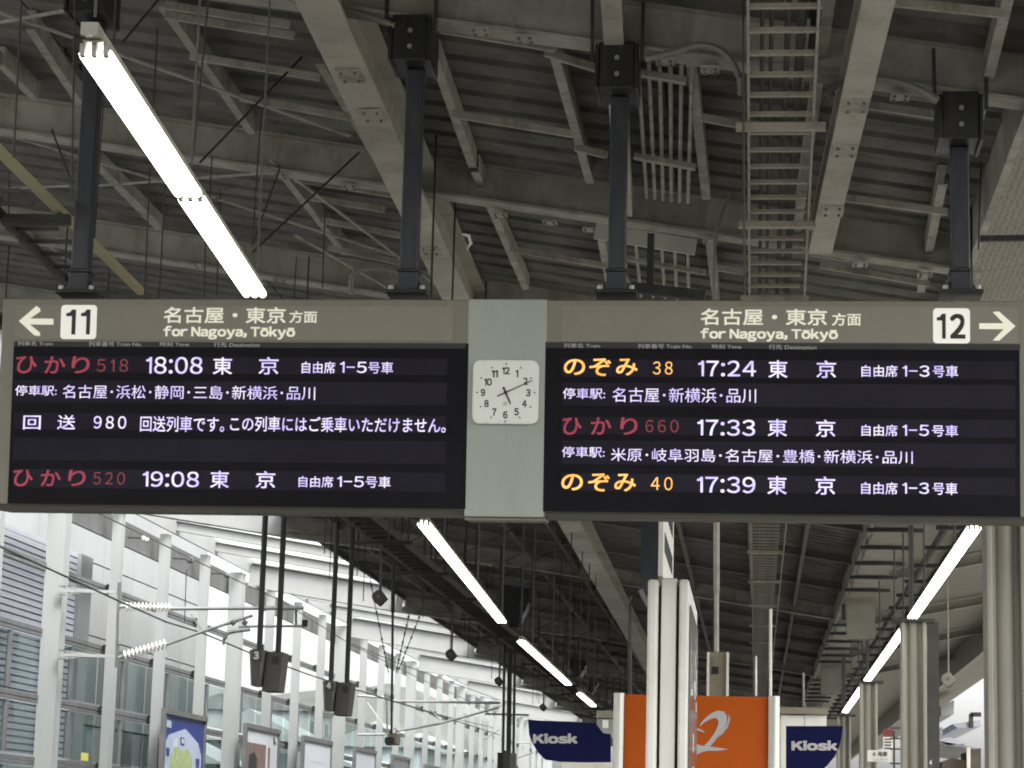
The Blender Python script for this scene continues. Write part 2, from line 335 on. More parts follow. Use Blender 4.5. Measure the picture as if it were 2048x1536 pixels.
# transverse beams, one object each; every fourth one is a deep main beam that spans to the screen wall
src1 = src2 = src3 = None
for k in range(-3, NB):
    y = Y0 + k * PITCH; main = k % 4 == 0
    d = 0 if (main or k < 4) else .15
    if main or d == 0:
        if src1 is None:
            src1 = MB().ibeam((XE, 0, zb(XE)), (XV + .1, 0, zb(XV + .1)), .15, .25, .018, .012).build('roof_beam', 'beam', canopy); src1.location = (0, y, 0)
        else: inst(src1, (0, y, 0), canopy)
    else:
        if src2 is None:
            src2 = MB().ibeam((XE, 0, zb(XE) + .13), (XV + .1, 0, zb(XV + .1) + .13), .08, .12, .012, .01).build('roof_beam', 'seam', canopy); src2.location = (0, y, 0)
        else: inst(src2, (0, y, 0), canopy)
    if k >= 2:
        if main:
            b = MB().ibeam((-11.3, y, zb(-11.3) - .16), (XE - .07, y, zb(XE) - .13), .26, .56, .03, .02)
            b.build('outrigger_beam', 'beamw', canopy)
            MB().ibeam((XE - .065, y, zb(XE) - .13), (-4.2, y, zb(-4.2) - .02), .24, .12, .02, .02).build('haunch', 'beam', canopy)
        else:
            b = MB().ibeam((-11.3, y, zb(-11.3) + .24), (XE - .07, y, zb(XE) + .24), .15, .2, .016, .012)
            b.build('outrigger_beam', 'beamw', canopy)
    if k % 2 == 0 and 0 < k < 13: MB().ibeam((XV + .13, y, zb(XV) - .12), (XR + 1.5, y, zb(XR + 1.5) - .14), .12, .13, .014, .01).build('wing_beam', 'beam', canopy)
# deep longitudinal girders seen running away above the boards
def girder(p0, p1, w, h, name='girder', m='girder', up=0, ext0=0, ext1=0):
    a = PR(*p0, up); c = PR(*p1, up); d = (c - a).normalized()
    a = a - d * ext0; c = c + d * ext1
    return MB().ibeam(a, c, w, h, .022, .016).build(name, m, canopy)
girder((636, 10), (905, 585), .20, .34, up=-.16, ext0=1.5, ext1=6)
girder((1758, 0), (1640, 508), .135, .16, up=-.165, ext0=1.5)
girder((1222, 0), (1250, 445), .095, .16, up=.02, ext0=1.5, ext1=-.15)
girder((1140, 1050), (1284, 1310), .26, .3, up=-.3, ext0=2, ext1=10)
# light channels between the beams (purlins)
PUR = [((868, 118), (945, 335), 1), ((950, 345), (1052, 580), 1), ((1103, 92), (1180, 368), 1), ((1198, 455), (1222, 590), 1),
       ((1382, 125), (1412, 400), 1), ((1418, 480), (1432, 600), 1), ((2016, 0), (1955, 250), -1), ((1885, 370), (1842, 585), -1), ((1610, 40), (1596, 180), -1), ((1660, 0), (1588, 508), -1),
       ((325, 15), (505, 270), 1), ((190, 330), (318, 460), 1), ((60, 60), (160, 210), 1), ((560, 345), (690, 510), 1), ((700, 75), (835, 330), 1),
       ((0, 130), (70, 200), 1), ((640, 130), (760, 330), 1), ((1500, 1050), (1505, 1200), 1)]
for (a, c, s_) in PUR:
    A = PR(*a, .125); C_ = PR(*c, .125)
    MB().channel(A, C_, .05, .115, .006, side=s_).build('purlin', 'purlin', canopy)
for x in (-6.8, -5.2, -3.6, -2.9, -1.0, .6):
    MB().channel((x, 26, zb(x) + .14), (x, 118, zb(x) + .14), .05, .11, .006).build('purlin', 'seam', canopy)
def cleat(px, py, up, w=.10, d=.10, name='splice_plate'):
    p = PR(px, py, up); MB().box(p.x - w / 2, p.x + w / 2, p.y - d / 2, p.y + d / 2, p.z - .008, p.z + .0).build(name, 'purlin', canopy)
    for i in (-1, 1):
        for j in (-1, 1):
            MB().tube([p + Vector((i * w * .3, j * d * .3, -.008)), p + Vector((i * w * .3, j * d * .3, -.020))], .008, 6).build('bolt', 'seam', canopy)
for px, py in ((700, 372), (300, 305), (560, 350), (1000, 428), (1100, 444), (1180, 458), (1420, 482), (1720, 528), (1850, 548), (960, 60), (1050, 76), (1330, 122), (1420, 138), (1690, 176), (1800, 192), (120, 480), (400, 530), (560, 560)):
    cleat(px, py, -.001, .09, .11)
for px, py in ((700, 150), (745, 230), (1712, 210), (1690, 300), (1665, 420), (860, 500)):
    cleat(px, py, -.162, .12, .22)
# narrow transverse angles and flat braces in the roof plane (pixel pairs traced to the roof plane)
def flat(a, c, w=.03, h=.03, up=.13, m='purlin', name='brace'):
    return MB().bar(PR(*a, up), PR(*c, up), w, h).build(name, m, canopy)
for a, c in [((905, 228), (1145, 268)), ((1020, 498), (1215, 532)), ((882, 58), (1110, 96)), ((1090, 105), (1205, 140)), ((1150, 295), (1215, 310)),
             ((1275, 145), (1375, 162)), ((1270, 312), (1392, 335)), ((1250, 515), (1412, 545)), ((1405, 235), (1480, 250)), ((1432, 535), (1492, 545)),
             ((1700, 205), (1900, 235)), ((1686, 395), (1895, 424)), ((1750, 0), (2015, 28)), ((1640, 530), (1860, 568)), ((1620, 505), (1700, 517)),
             ((330, 10), (580, 50)), ((330, 30), (590, 72)), ((380, 112), (640, 155)), ((480, 195), (700, 235)), ((620, 395), (770, 420)), ((640, 440), (800, 470)),
             ((590, 358), (830, 396)), ((655, 495), (800, 525)), ((1570, 0), (1610, 8))]:
    flat(a, c, .025, .04, .11)
for a, c in [((235, 108), (700, 272)), ((0, 45), (150, 18)), ((0, 25), (145, 75)), ((190, 372), (545, 345)), ((0, 378), (140, 372)), ((0, 265), (430, 395)),
             ((440, 400), (790, 510)), ((540, 320), (900, 590)), ((180, 500), (560, 560)), ((0, 420), (150, 530)), ((200, 330), (320, 450)), ((590, 470), (800, 590))]:
    flat(a, c, .022, .012, .06)
# diagonal dark sway rods and thin hanging rods
def rod(a, c, Y, r=.006, Y2=None, m='dark', name='hanging_rod'):
    return MB().tube([PY(*a, Y), PY(*c, Y2 or Y)], r, 6).build(name, m, canopy)
for a, c, Y in [((43, 0), (27, 315), 9), ((150, 0), (143, 390), 9.5), ((232, 0), (227, 80), 9.5), ((207, 200), (188, 490), 12), ((315, 55), (307, 210), 12),
                ((417, 0), (385, 320), 10), ((300, 335), (289, 590), 13), ((330, 375), (318, 595), 13.2), ((424, 310), (419, 400), 14), ((411, 480), (408, 595), 15),
                ((533, 168), (520, 250), 13), ((520, 250), (505, 490), 13), ((436, 520), (433, 590), 15), ((650, 415), (645, 575), 15), ((593, 515), (588, 595), 16),
                ((518, 400), (512, 590), 17), ((441, 380), (438, 500), 16), ((702, 540), (698, 595), 17), ((1486, 0), (1489, 590), 9.6), ((1968, 120), (1957, 500), 12.6), ((2033, 190), (2026, 320), 12), ((18, 345), (17, 460), 12)]:
    rod(a, c, Y, .0045)
for a, c, Y, Y2 in [((608, 110), (400, 325), 12.5, 11.5), ((718, 305), (505, 505), 14, 13), ((325, -10), (245, 85), 11, 10), ((103, 258), (145, 368), 13, 13), ((560, 335), (505, 490), 14, 14)]:
    rod(a, c, Y, .0065, Y2, name='sway_rod')
random.seed(3)
rsrc = None
for i in range(110):                       # thin drop rods under the far part of the roof
    x = random.uniform(-5.0, -1.4); y = random.uniform(25, 82); l = random.uniform(.5, 1.5)
    if rsrc is None:
        rsrc = MB().tube([(0, 0, 0), (0, 0, -1)], .007, 5).build('hanging_rod', 'dark', canopy); o = rsrc
    else: o = inst(rsrc, (0, 0, 0), canopy)
    o.location = Vector((x, y, zb(x) + .3)) - OFF[canopy]; o.scale = (1, 1, l)
for i in range(26):                        # slanting stays between the rods
    x = -4.6 + random.uniform(-.3, .3); y = 26 + i * 2.1
    MB().tube([(x, y, 5.1), (x + 1.5, y + .6, zb(x + 1.5) + .3)], .007, 5).build('sway_rod', 'dark', canopy)
# set of parallel pipes under the sheets
pipes = thing('pipe_bundle', PR(1330, 300, .05), 'row of parallel pale pipes fixed close under the roof beside the cable ladder', 'pipes')
for i in range(6):
    a = PR(1275 + 22 * i, 118 + 2 * i, .12); c = PR(1293 + 16.5 * i, 395 + 2 * i, .12)
    MB().tube([a, c], .011, 8).build('pipe', 'purlin', pipes, smooth=True)
    a = PR(1245 + 26 * i, 480 + 3 * i, .12); c = PR(1258 + 24 * i, 590 + 2 * i, .12)
    MB().tube([a, c], .011, 8).build('pipe', 'purlin', pipes, smooth=True)
for a, c in [((1270, 145), (1372, 162)), ((1268, 312), (1390, 334))]:
    MB().bar(PR(*a, .07), PR(*c, .07), .04, .03).build('clamp_rail', 'purlin', pipes)
# short white header plates
pl = MB().bar(PR(1190, 462, -.06), PR(1392, 495, -.06), .02, .10).build('cover_plate', 'platew', canopy)
for a, c, Y in [((1302, 468), (1300, 575), 11.8)]:
    MB().bar(PY(*a, Y), PY(*c, Y), .035, .035).build('drop_bar', 'black', canopy)
MB().bar(PY(1262, 575, 11.8), PY(1410, 592, 11.8), .05, .05).build('drop_bar', 'black', canopy)
MB().bar(PY(1960, 478, 11.8), PY(2080, 476, 11.8), .03, .03).build('drop_bar', 'black', canopy)
# yellow-cream lamp channel with a small ladder at the far left
ch = thing('cable_channel', PR(60, 360), 'cream angled cable channel with dark rungs at the far left under the roof', 'cable tray')
A = PZ(-20, 283, 4.6); B_ = PZ(283, 584, 4.6); MB().bar(A, B_, .042, .035).build('channel', 'creamy', ch)
for i in range(11):
    t = i / 10; p = PZ(0 + 250 * t, 330 + 255 * t, 4.58)
    MB().bar(p + Vector((-.02, 0, 0)), p + Vector((-.30, 0, 0)), .02, .02).build('rung', 'tray', ch)
MB().bar(PZ(5, 440, 4.55), PZ(140, 440, 4.55), .05, .05).build('crossbar', 'dark', ch)
MB().bar(PZ(-30, 398, 4.58), PZ(170, 600, 4.58), .02, .06).build('side_rail', 'tray', ch)
# ================================================================ CABLE LADDER (centre) and far tray, flat duct
LZ = 5.0
lad = thing('cable_ladder', (.13, 9, LZ), 'pale steel cable ladder running away under the roof between the two boards and number twelve', 'cable ladder')
lx0, lx1 = -.005, .305
lx = [PZ(1496, 0, LZ).x, PZ(1638, 0, LZ).x]
lxb = [PZ(1499, 590, LZ).x, PZ(1609, 590, LZ).x]
def ladx(y, i):
    y0, y1 = PZ(1496, 0, LZ).y, PZ(1499, 590, LZ).y; t = min((y - y0) / (y1 - y0), 1.6); return lx[i] + (lxb[i] - lx[i]) * t
for i in (0, 1):
    MB().bar((ladx(5, i), 5, LZ), (ladx(18, i), 18, LZ), .012, .055).build('side_rail', 'ladder', lad)
    MB().bar((ladx(18, i), 18.01, LZ), (ladx(18, i), 95, LZ), .012, .055).build('side_rail', 'ladder', lad)
src = None; y = 5.2
xa0, xa1 = ladx(11, 0), ladx(11, 1)
while y < 80:
    if src is None:
        src = MB().bar((xa0, 0, LZ - .01), (xa1, 0, LZ - .01), .028, .02).build('rung', 'ladder', lad); src.location = (0, y, 0)
        src.location = Vector((0, y, 0)); base = src
    else: inst(src, (0, y, 0), lad)
    y += .30
# rebase rungs: mesh verts are already relative to the ladder's base
for yy in [PZ(1550, 236, LZ).y, PZ(1550, 434, LZ).y, PZ(1550, 584, LZ).y] + [25 + 3.4 * i for i in range(15)]:
    MB().bar((xa0 - .06, yy, LZ - .045), (xa1 + .06, yy, LZ - .045), .05, .035).build('support_bar', 'ladder', lad)
for i, xx in enumerate((.06, .10, .17, .22, .235)):
    MB().tube([(xa0 + xx, 5, LZ + .03), (xa0 + xx + .006, 40, LZ + .03)], .014 if i > 1 else .01, 7).build('cable', 'cable', lad, smooth=True)
ft = thing('cable_tray', (-4.4, 26, 4.98), 'dark cable tray slung under the left roof edge above the tracks side lamps', 'cable tray')
for s_ in (-.17, .17): MB().bar((-4.4 + s_, 25, 4.98), (-4.4 + s_, 92, 4.98), .02, .09).build('side_rail', 'tray', ft)
src = None
for i in range(160):
    y = 25.2 + i * .42
    if src is None: src = MB().bar((-4.57, 0, 4.98), (-4.23, 0, 4.98), .035, .03).build('rung', 'tray', ft); src.location = (0, y, 0)
    else: inst(src, (0, y, 0), ft)
for i in range(18):
    y = 27.5 + i * 3.4
    MB().bar((-4.75, y, 4.9), (-4.05, y, 4.9), .045, .045).build('support_bar', 'dark', ft)
    for s_ in (-.3, .3): MB().tube([(-4.4 + s_, y, 4.9), (-4.4 + s_, y, zb(-4.4) + .3)], .012, 6).build('hanger_rod', 'dark', ft)
for i, xx in enumerate((-.11, -.06, 0, .05, .1)): MB().tube([(-4.4 + xx, 25, 5.02), (-4.4 + xx, 92, 5.02)], .02, 6).build('cable', 'cable', ft)
dz = 4.2
du = thing('cable_duct', (1.17, 20, dz), 'flat grey covered duct with black cross bars stepping away over the right-hand lamps', 'duct')
for rep in range(4):
    y0 = 18.9 + rep * 10.5
    for j in range(6):
        ya_ = y0 + j * 1.25
        MB().box(1.0, 1.31, ya_ + .03, ya_ + 1.22, dz, dz + .05).build('duct_cover', 'ductm', du)
        MB().bar((.93, ya_, dz - .02), (1.40, ya_, dz - .02), .05, .035).build('cross_bar', 'black', du)
    yb = y0 + 7.6
    MB().box(1.0, 1.31, yb, yb + .06, dz - .42, dz + .02).build('duct_riser', 'ductm', du)
    pass
# fairlead cables curving from the posts to the ladder
def curve3(pts, Y, r, name, label, m='boxl'):
    P = [PY(px, py, Y + (dy if dy else 0)) for px, py, dy in pts]; Q = []
    for i in range(len(P) - 1):
        p0, p1, p2, p3 = P[max(i - 1, 0)], P[i], P[i + 1], P[min(i + 2, len(P) - 1)]
        for t in (0, .25, .5, .75):
            Q.append(.5 * ((2 * p1) + (p2 - p0) * t + (2 * p0 - 5 * p1 + 4 * p2 - p3) * t * t + (3 * p1 - p0 - 3 * p2 + p3) * t ** 3))
    Q.append(P[-1]); return tag(MB().tube(Q, r, 8).build(name, m, None, smooth=True), label, 'conduit')
curve3([(1290, 118, 0), (1350, 104, 0), (1398, 90, 0), (1440, 100, 0), (1466, 128, 0), (1480, 160, 0), (1482, 190, 0)], 10.7, .017, 'flexible_conduit', 'grey flexible conduit arching from the third post bracket to the cable ladder')
curve3([(1652, 190, 0), (1672, 170, 0), (1705, 160, 0), (1760, 158, 0), (1810, 168, 0), (1850, 185, 0), (1875, 202, 0)], 10.7, .02, 'flexible_conduit', 'grey flexible conduit arching over the cream girder to the fourth post bracket')
curve3([(1458, 390, 0), (1440, 440, 0), (1430, 490, 0), (1428, 600, 0)], 13.5, .009, 'flexible_conduit', 'grey conduit dropping beside the cable ladder to the top of the right board')
curve3([(590, 0, 0), (690, 20, 0), (745, 35, 0), (790, 52, 0)], 10.8, .016, 'flexible_conduit', 'dark flexible conduit running from the pale girder to the second post bracket')
curve3([(702, 590, 0), (704, 550, 0), (722, 540, 0), (760, 538, 0), (800, 545, 0)], 12.6, .014, 'flexible_conduit', 'thin dark conduit hooking over left of the second hanging post')
# small torn rag of tape on the girder
tag(MB().tube([PY(925, 468, 13), PY(938, 472, 13), PY(942, 486, 13), PY(934, 500, 13)], [.006, .012, .01, .004], 6).build('loose_tape', 'white'), 'scrap of white tape dangling from the edge of the pale diagonal girder', 'tape')
# ================================================================ HANGING POSTS
YB = 11.0
posts = [((192, -33), (160, 590), 'leftmost slate hanging post, partly behind the bright near lamp', 0),
         ((835, 62), (817, 590), 'second slate hanging post, in front of the wide cream diagonal girder', 1),
         ((1237, 117), (1233, 590), 'third slate hanging post, right of the clock beside the parallel pipes', 1),
         ((1918, 217), (1921, 590), 'rightmost slate hanging post, in front of the perforated soffit', 1)]
for top, bot, lab, br in posts:
    T = PY(*top, YB); B = PY(*bot, YB); x = B.x; zt = T.z; z0 = B.z
    o = thing('hanging_post', (x, YB, z0), lab, 'post', 'posts hanging the departure boards from the roof')
    w = .042
    MB().box(x - w, x + w, YB - w, YB + w, z0 + .12, PY(top[0], top[1], 10.8).z - .137).build('post_tube', 'post', o, bevel=.006)
    MB().box(x - w * 1.12, x + w * 1.12, YB - w * 1.12, YB + w * 1.12, z0 + .015, z0 + .105).build('sleeve', 'post', o, bevel=.004)
    MB().box(x - w * 1.25, x + w * 1.25, YB - w * 1.25, YB + w * 1.25, z0 + .106, z0 + .118).build('collar_ring', 'black', o)
    b = MB()
    for s_ in (-1, 1):
        b.prism([(x + s_ * w, YB - .006, z0 + .012), (x + s_ * (w + .05), YB - .006, z0 + .012), (x + s_ * w, YB - .006, z0 + .075)], (0, .012, 0))
    b.build('gusset', 'post', o)
    MB().box(x - .10, x + .10, YB - .09, YB + .09, z0 - .008, z0 + .01).build('base_plate', 'black', o, bevel=.003)
    for s_ in (-1, 1):
        MB().tube([(x + s_ * .075, YB - .07, z0 + .008), (x + s_ * .075, YB - .07, z0 + .03)], .013, 6).build('bolt', 'zinc', o)
    # bracket, clamped round the flange of the roof beam
    zc = PY(top[0], top[1], 10.8).z; yf = 10.80
    MB().box(x - .092, x + .078, yf, yf + .014, zc - .145, zc + .085).build('bracket_plate', 'black', o, bevel=.004)
    MB().box(x + .079, x + .096, yf - .012, YB + .08, zc - .155, zc + .07).build('bracket_cheek', 'black', o, bevel=.003)
    MB().box(x - .110, x - .093, yf - .012, YB + .08, zc - .145, zc + .07).build('bracket_cheek', 'black', o, bevel=.003)
    MB().box(x - .105, x + .091, yf + .016, YB + .1, zc - .135, zc - .118).build('bracket_seat', 'black', o)
    for q in (.002, -.078):
        MB().tube([(x - .005, yf - .012, zc + q), (x - .005, yf - .001, zc + q)], .012, 10).build('bolt', 'zinc', o)
    for s_ in (-.125, .112):
        MB().bar((x + s_, yf + .02, zc + .0), (x + s_ * 1.04, yf + .02, zc + .30), .016, .03).build('clamp_strap', 'dark', o)
# ================================================================ DEPARTURE BOARDS (one tilted plane facing down the platform)
TA = math.radians(4.6)
O_ = PY(1010, 815, YB - .13); U = Vector((1, 0, 0)); V = Vector((0, -math.sin(TA), math.cos(TA))); N = Vector((0, -math.cos(TA), -math.sin(TA)))
def S(px, py, d=0):
    P = O_ + N * d; r = ray(px, py); t = (P - EYE).dot(N) / r.dot(N); p = EYE + r * t - O_; return (p.dot(U), p.dot(V))
def W(x, y, d): return O_ + U * x + V * y + N * d
def rect(x0, y0, x1, y1, d):      # local rectangle from two opposite pixel corners
    a = S(x0, y0, d); c = S(x1, y1, d); return a[0], c[1], c[0], a[1]
def sbox(b, L, d0, d1):
    x0, y0, x1, y1 = L
    return b.add([W(x0, y0, d0), W(x1, y0, d0), W(x1, y1, d0), W(x0, y1, d0), W(x0, y0, d1), W(x1, y0, d1), W(x1, y1, d1), W(x0, y1, d1)],
                 [(0, 3, 2, 1), (4, 5, 6, 7), (0, 1, 5, 4), (1, 2, 6, 5), (2, 3, 7, 6), (3, 0, 4, 7)])
def rrect(L, r, d, e, n=6):
    x0, y0, x1, y1 = L; pts = []
    for cx, cy, a0 in ((x1 - r, y1 - r, 0), (x0 + r, y1 - r, 90), (x0 + r, y0 + r, 180), (x1 - r, y0 + r, 270)):
        for k in range(n + 1):
            a = math.radians(a0 + 90 * k / n); pts.append(W(cx + r * math.cos(a), cy + r * math.sin(a), d))
    return MB().prism(pts, N * e)
def stext(body, x0, y0, x1, y1, d, m, parent, name, bold=0, gap=.09):
    x_0, y_0, x_1, y_1 = rect(x0, y0, x1, y1, d)
    return lettering(body, W(x_0, y_1, d), W(x_1, y_1, d), W(x_0, y_0, d), m, parent, name, bold, gap=gap)
def sarrow(pts, d, m, parent):
    P = [W(*S(x, y, d), d) for x, y in pts]; return MB().prism(P, N * .002).build('arrow', m, parent)
def board(side, label, H, hdr, scr, cap, bands):
    x = (S(H[0], 800)[0] + S(H[2], 800)[0]) / 2
    base = W(x, S(H[0], H[3])[1], -.1)
    o = thing('departure_board', base, label, 'departure board', 'pair of departure boards either side of the clock')
    L = rect(*H, 0); b = sbox(MB(), (L[0], L[1] + .028, L[2], L[3]), -.26, -.0)
    hs_ = b.build('housing', 'housing', o, bevel=.006)
    # dark sloped lower lip and pale underside rail
    b = MB(); q = [(L[0], L[1] + .028, -.02), (L[2], L[1] + .028, -.02), (L[2], L[1], -.04), (L[0], L[1], -.04)]
    b.add([W(*p) for p in q] + [W(p[0], p[1], -.26) for p in q], [(0, 1, 2, 3), (4, 7, 6, 5), (0, 4, 5, 1), (1, 5, 6, 2), (2, 6, 7, 3), (3, 7, 4, 0)])
    b.build('bottom_rail', 'lip', o)
    sb = sbox(MB(), rect(*scr, .004), .0005, .004).build('screen', 'screen', o)
    hp = rrect(rect(*hdr, .003), .012, .0005, .003).build('header_panel', 'header', o)
    cp = sbox(MB(), rect(*cap, .006), .0005, .0055).build('caption_strip', 'caption', o)
    rows = []
    for bd in bands:
        rows.append(sbox(MB(), rect(*bd, .007), .0045, .007).build('led_row', 'led', o))
    return o, hp, cp, rows
# ---- left board
LB = board('l', 'left departure board headed with platform number 11 and a left arrow', (6, 597, 933, 1031), (31, 610.5, 906, 681.5), (28, 683, 931, 1018),
           (28, 682.5, 931, 697), [(30, 712, 894, 750), (28, 760, 893, 811), (28, 825, 892, 866), (27, 875, 892, 928), (26, 937, 891, 984)])
o, hp, cp, rows = LB
D = .0045
sarrow([(38, 642), (73, 612), (80, 617), (81, 623), (60, 637), (107, 637.5), (107, 649.5), (60, 649), (80, 665), (80, 672), (69, 671)], D, 'brightened', hp)
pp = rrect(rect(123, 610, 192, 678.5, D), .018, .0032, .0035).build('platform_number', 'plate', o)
stext('1', 133, 619, 150.5, 669, .0072, 'ink', pp, 'numeral', .01)
stext('1', 162.5, 619, 179.5, 669, .0072, 'ink', pp, 'numeral', .01)
stext('名古屋・東京', 328, 613.5, 571, 647, D, 'brightened', hp, 'printed_text', .016)
stext('方面', 579, 621.5, 634, 646, D, 'brightened', hp, 'printed_text', .016)
stext('for Nagoya, Tōkyō', 327, 651.5, 590, 679.5, D, 'brightened', hp, 'printed_text', .034, gap=.085)
for tx, a in (('列車名 Train', (36, 682.8, 105, 691.5)), ('列車番号 Train No.', (178, 683.3, 284, 693)), ('時刻 Time', (320, 684, 378, 693)), ('行先 Destination', (428, 684.5, 519.5, 694.5))):
    stext(tx, *a, .0066, 'capt', cp, 'caption', .004)
def led(rows, items):
    for r, tx, m, a, bd in items: stext(tx, *a, .0085, m, rows[r], 'led_text', bd, gap=.30 if tx.isdigit() else .12)
BO = .006
led(rows, [
    (0, 'ひ', 'red', (33, 712, 73, 747), .012), (0, 'か', 'red', (89.5, 712.5, 130, 747), .012), (0, 'り', 'red', (144, 712.5, 179, 747), .012),
    (0, '518', 'redd', (194, 718, 256, 743.5), .0), (0, '18:08', 'violet', (293, 713.5, 404.5, 748), .007), (0, '東', 'violet', (426.5, 714.5, 464, 749), BO), (0, '京', 'violet', (518, 714, 556.5, 749), BO),
    (0, '自由席', 'violet', (604, 723, 670, 747), BO), (0, '1－5', 'violet', (680.5, 723.5, 733, 746), BO), (0, '号車', 'violet', (737, 723.5, 786, 747.5), BO),
    (1, '停車駅:', 'violet', (31, 770.5, 113, 791.5), .003), (1, '名古屋･浜松･静岡･三島･新横浜･品川', 'violet', (126, 769.5, 630, 800), 0),
    (2, '回', 'violet', (47, 831, 81, 859), BO), (2, '送', 'violet', (115, 830, 150, 859), BO), (2, '980', 'violet', (188, 832, 252, 857.5), BO),
    (2, '回送列車です。', 'violet', (281, 832, 448, 864.5), BO), (2, 'この列車にはご乗車いただけません。', 'violet', (461, 832.5, 891, 866), BO),
    (4, 'ひ', 'red', (27, 939, 65, 973), .012), (4, 'か', 'red', (82, 939.5, 121, 972.5), .012), (4, 'り', 'red', (137, 939.5, 171, 972.5), .012),
    (4, '520', 'redd', (187, 944, 249.5, 969.5), .0), (4, '19:08', 'violet', (286, 942.5, 397.5, 974.5), .007), (4, '東', 'violet', (421, 941.5, 457.5, 976), BO), (4, '京', 'violet', (512.5, 942, 550, 976.5), BO),
    (4, '自由席', 'violet', (597.5, 952, 666, 975), BO), (4, '1－5', 'violet', (675, 952.5, 727.5, 974.5), BO), (4, '号車', 'violet', (731.5, 952.5, 781, 976), BO)])
# ---- right board
RB = board('r', 'right departure board headed with platform number 12 and a right arrow', (1090, 600, 2062, 1047), (1122.5, 612, 2036, 687), (1091, 684, 2041, 1034),
           (1092, 684, 2040, 700), [(1124, 718, 2031, 758.5), (1125, 764.5, 2031, 817.5), (1124, 833, 2031, 875.5), (1124, 880, 2031, 936.5), (1123, 946, 2031, 991)])
o, hp, cp, rows = RB
sarrow([(2031, 652.5), (1998, 681.5), (1985, 681), (2007, 658.5), (1958.5, 658), (1958.5, 646.5), (2007, 646.5), (1985, 624), (1998, 623)], D, 'brightened', hp)
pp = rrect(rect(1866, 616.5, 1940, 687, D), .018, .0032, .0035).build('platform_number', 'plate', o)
stext('1', 1873.5, 627.5, 1891.5, 677.5, .0072, 'ink', pp, 'numeral', .01)
stext('2', 1900, 627.5, 1931, 677.5, .0072, 'ink', pp, 'numeral', .03)
stext('名古屋・東京', 1401.5, 617, 1654, 651, D, 'brightened', hp, 'printed_text', .016)
stext('方面', 1664, 626, 1722, 651.5, D, 'brightened', hp, 'printed_text', .016)
stext('for Nagoya, Tōkyō', 1401, 656, 1676, 684, D, 'brightened', hp, 'printed_text', .034, gap=.085)
for tx, a in (('列車名 Train', (1128, 686.5, 1200, 696)), ('列車番号 Train No.', (1276, 687.5, 1385, 697.5)), ('時刻 Time', (1424, 688.5, 1482.5, 698)), ('行先 Destination', (1537.5, 689, 1633, 699.5))):
    stext(tx, *a, .0066, 'capt', cp, 'caption', .004)
led(rows, [
    (0, 'の', 'amber', (1128, 718, 1170, 750), .012), (0, 'ぞ', 'amber', (1179, 716.5, 1221.5, 752), .012), (0, 'み', 'amber', (1232.5, 717, 1275, 751), .012),
    (0, '38', 'amber', (1306, 723, 1345, 749), .0), (0, '17:24', 'violet', (1396.5, 721, 1512, 753), .007), (0, '東', 'violet', (1537, 720.5, 1575, 756), BO), (0, '京', 'violet', (1633, 721, 1672, 756), BO),
    (0, '自由席', 'violet', (1723, 730, 1795, 754), BO), (0, '1－3', 'violet', (1805, 731, 1859, 753.5), BO), (0, '号車', 'violet', (1865.5, 731, 1916, 755), BO),
    (1, '停車駅:', 'violet', (1126, 776, 1210, 798), .003), (1, '名古屋･新横浜･品川', 'violet', (1225, 775, 1512, 806), 0),
    (2, 'ひ', 'red', (1125, 835, 1163, 870), .012), (2, 'か', 'red', (1182, 834.5, 1222.5, 869.5), .012), (2, 'り', 'red', (1241, 834.5, 1275, 870), .012),
    (2, '660', 'redd', (1291, 839.5, 1357, 865), .0), (2, '17:33', 'violet', (1395, 839, 1510, 872), .007), (2, '東', 'violet', (1535.5, 838, 1574, 873), BO), (2, '京', 'violet', (1632, 839, 1670.5, 874), BO),
    (2, '自由席', 'violet', (1723, 849, 1795, 872.5), BO), (2, '1－5', 'violet', (1805, 849.5, 1858, 872), BO), (2, '号車', 'violet', (1864, 850, 1916, 873.5), BO),
    (3, '停車駅:', 'violet', (1124, 893, 1209, 915), .003), (3, '米原･岐阜羽島･名古屋･豊橋･新横浜･品川', 'violet', (1222, 896, 1825.5, 928), 0),
    (4, 'の', 'amber', (1123, 948, 1165.5, 981), .012), (4, 'ぞ', 'amber', (1176.5, 946.5, 1219, 983), .012), (4, 'み', 'amber', (1229, 947, 1271.5, 983), .012),
    (4, '40', 'amber', (1302, 954, 1345, 980.5), .0), (4, '17:39', 'violet', (1394, 953, 1510.5, 986.5), .007), (4, '東', 'violet', (1535, 952, 1573.5, 989), BO), (4, '京', 'violet', (1631, 953, 1670, 989.5), BO),
    (4, '自由席', 'violet', (1722.5, 964, 1795, 989), BO), (4, '1－3', 'violet', (1805, 965, 1858, 988), BO), (4, '号車', 'violet', (1865.5, 965, 1915, 990), BO)])
# ---- clock panel between the boards
L = rect(936.5, 598, 1087.5, 1035, .004)
cpn = thing('centre_cabinet', W((L[0] + L[2]) / 2, L[1], -.1), 'plain grey green centre panel joining the two departure boards', 'cabinet')
sbox(MB(), L, -.25, .004).build('panel_body', 'clockpanel', cpn, bevel=.006)
sbox(MB(), (L[0] - .0005, L[1] - .014, L[2] + .0005, L[1] - .002), -.25, -.02).build('panel_base', 'housing', cpn)
ck = thing('clock', W(*S(1011, 848, .01), .01), 'square white clock with black hands near ten past five', 'clock')
rrect(rect(946, 719.5, 1076, 848.5, .03), .036, .0045, .026).build('case', 'rimw', ck, bevel=.004)
rrect(rect(950.5, 724, 1071.5, 844, .032), .030, .031, .0015).build('dial', 'face', ck)
cc = S(1011.5, 785, .034)
R0 = (S(1070, 785, .034)[0] - S(953, 785, .034)[0]) / 2
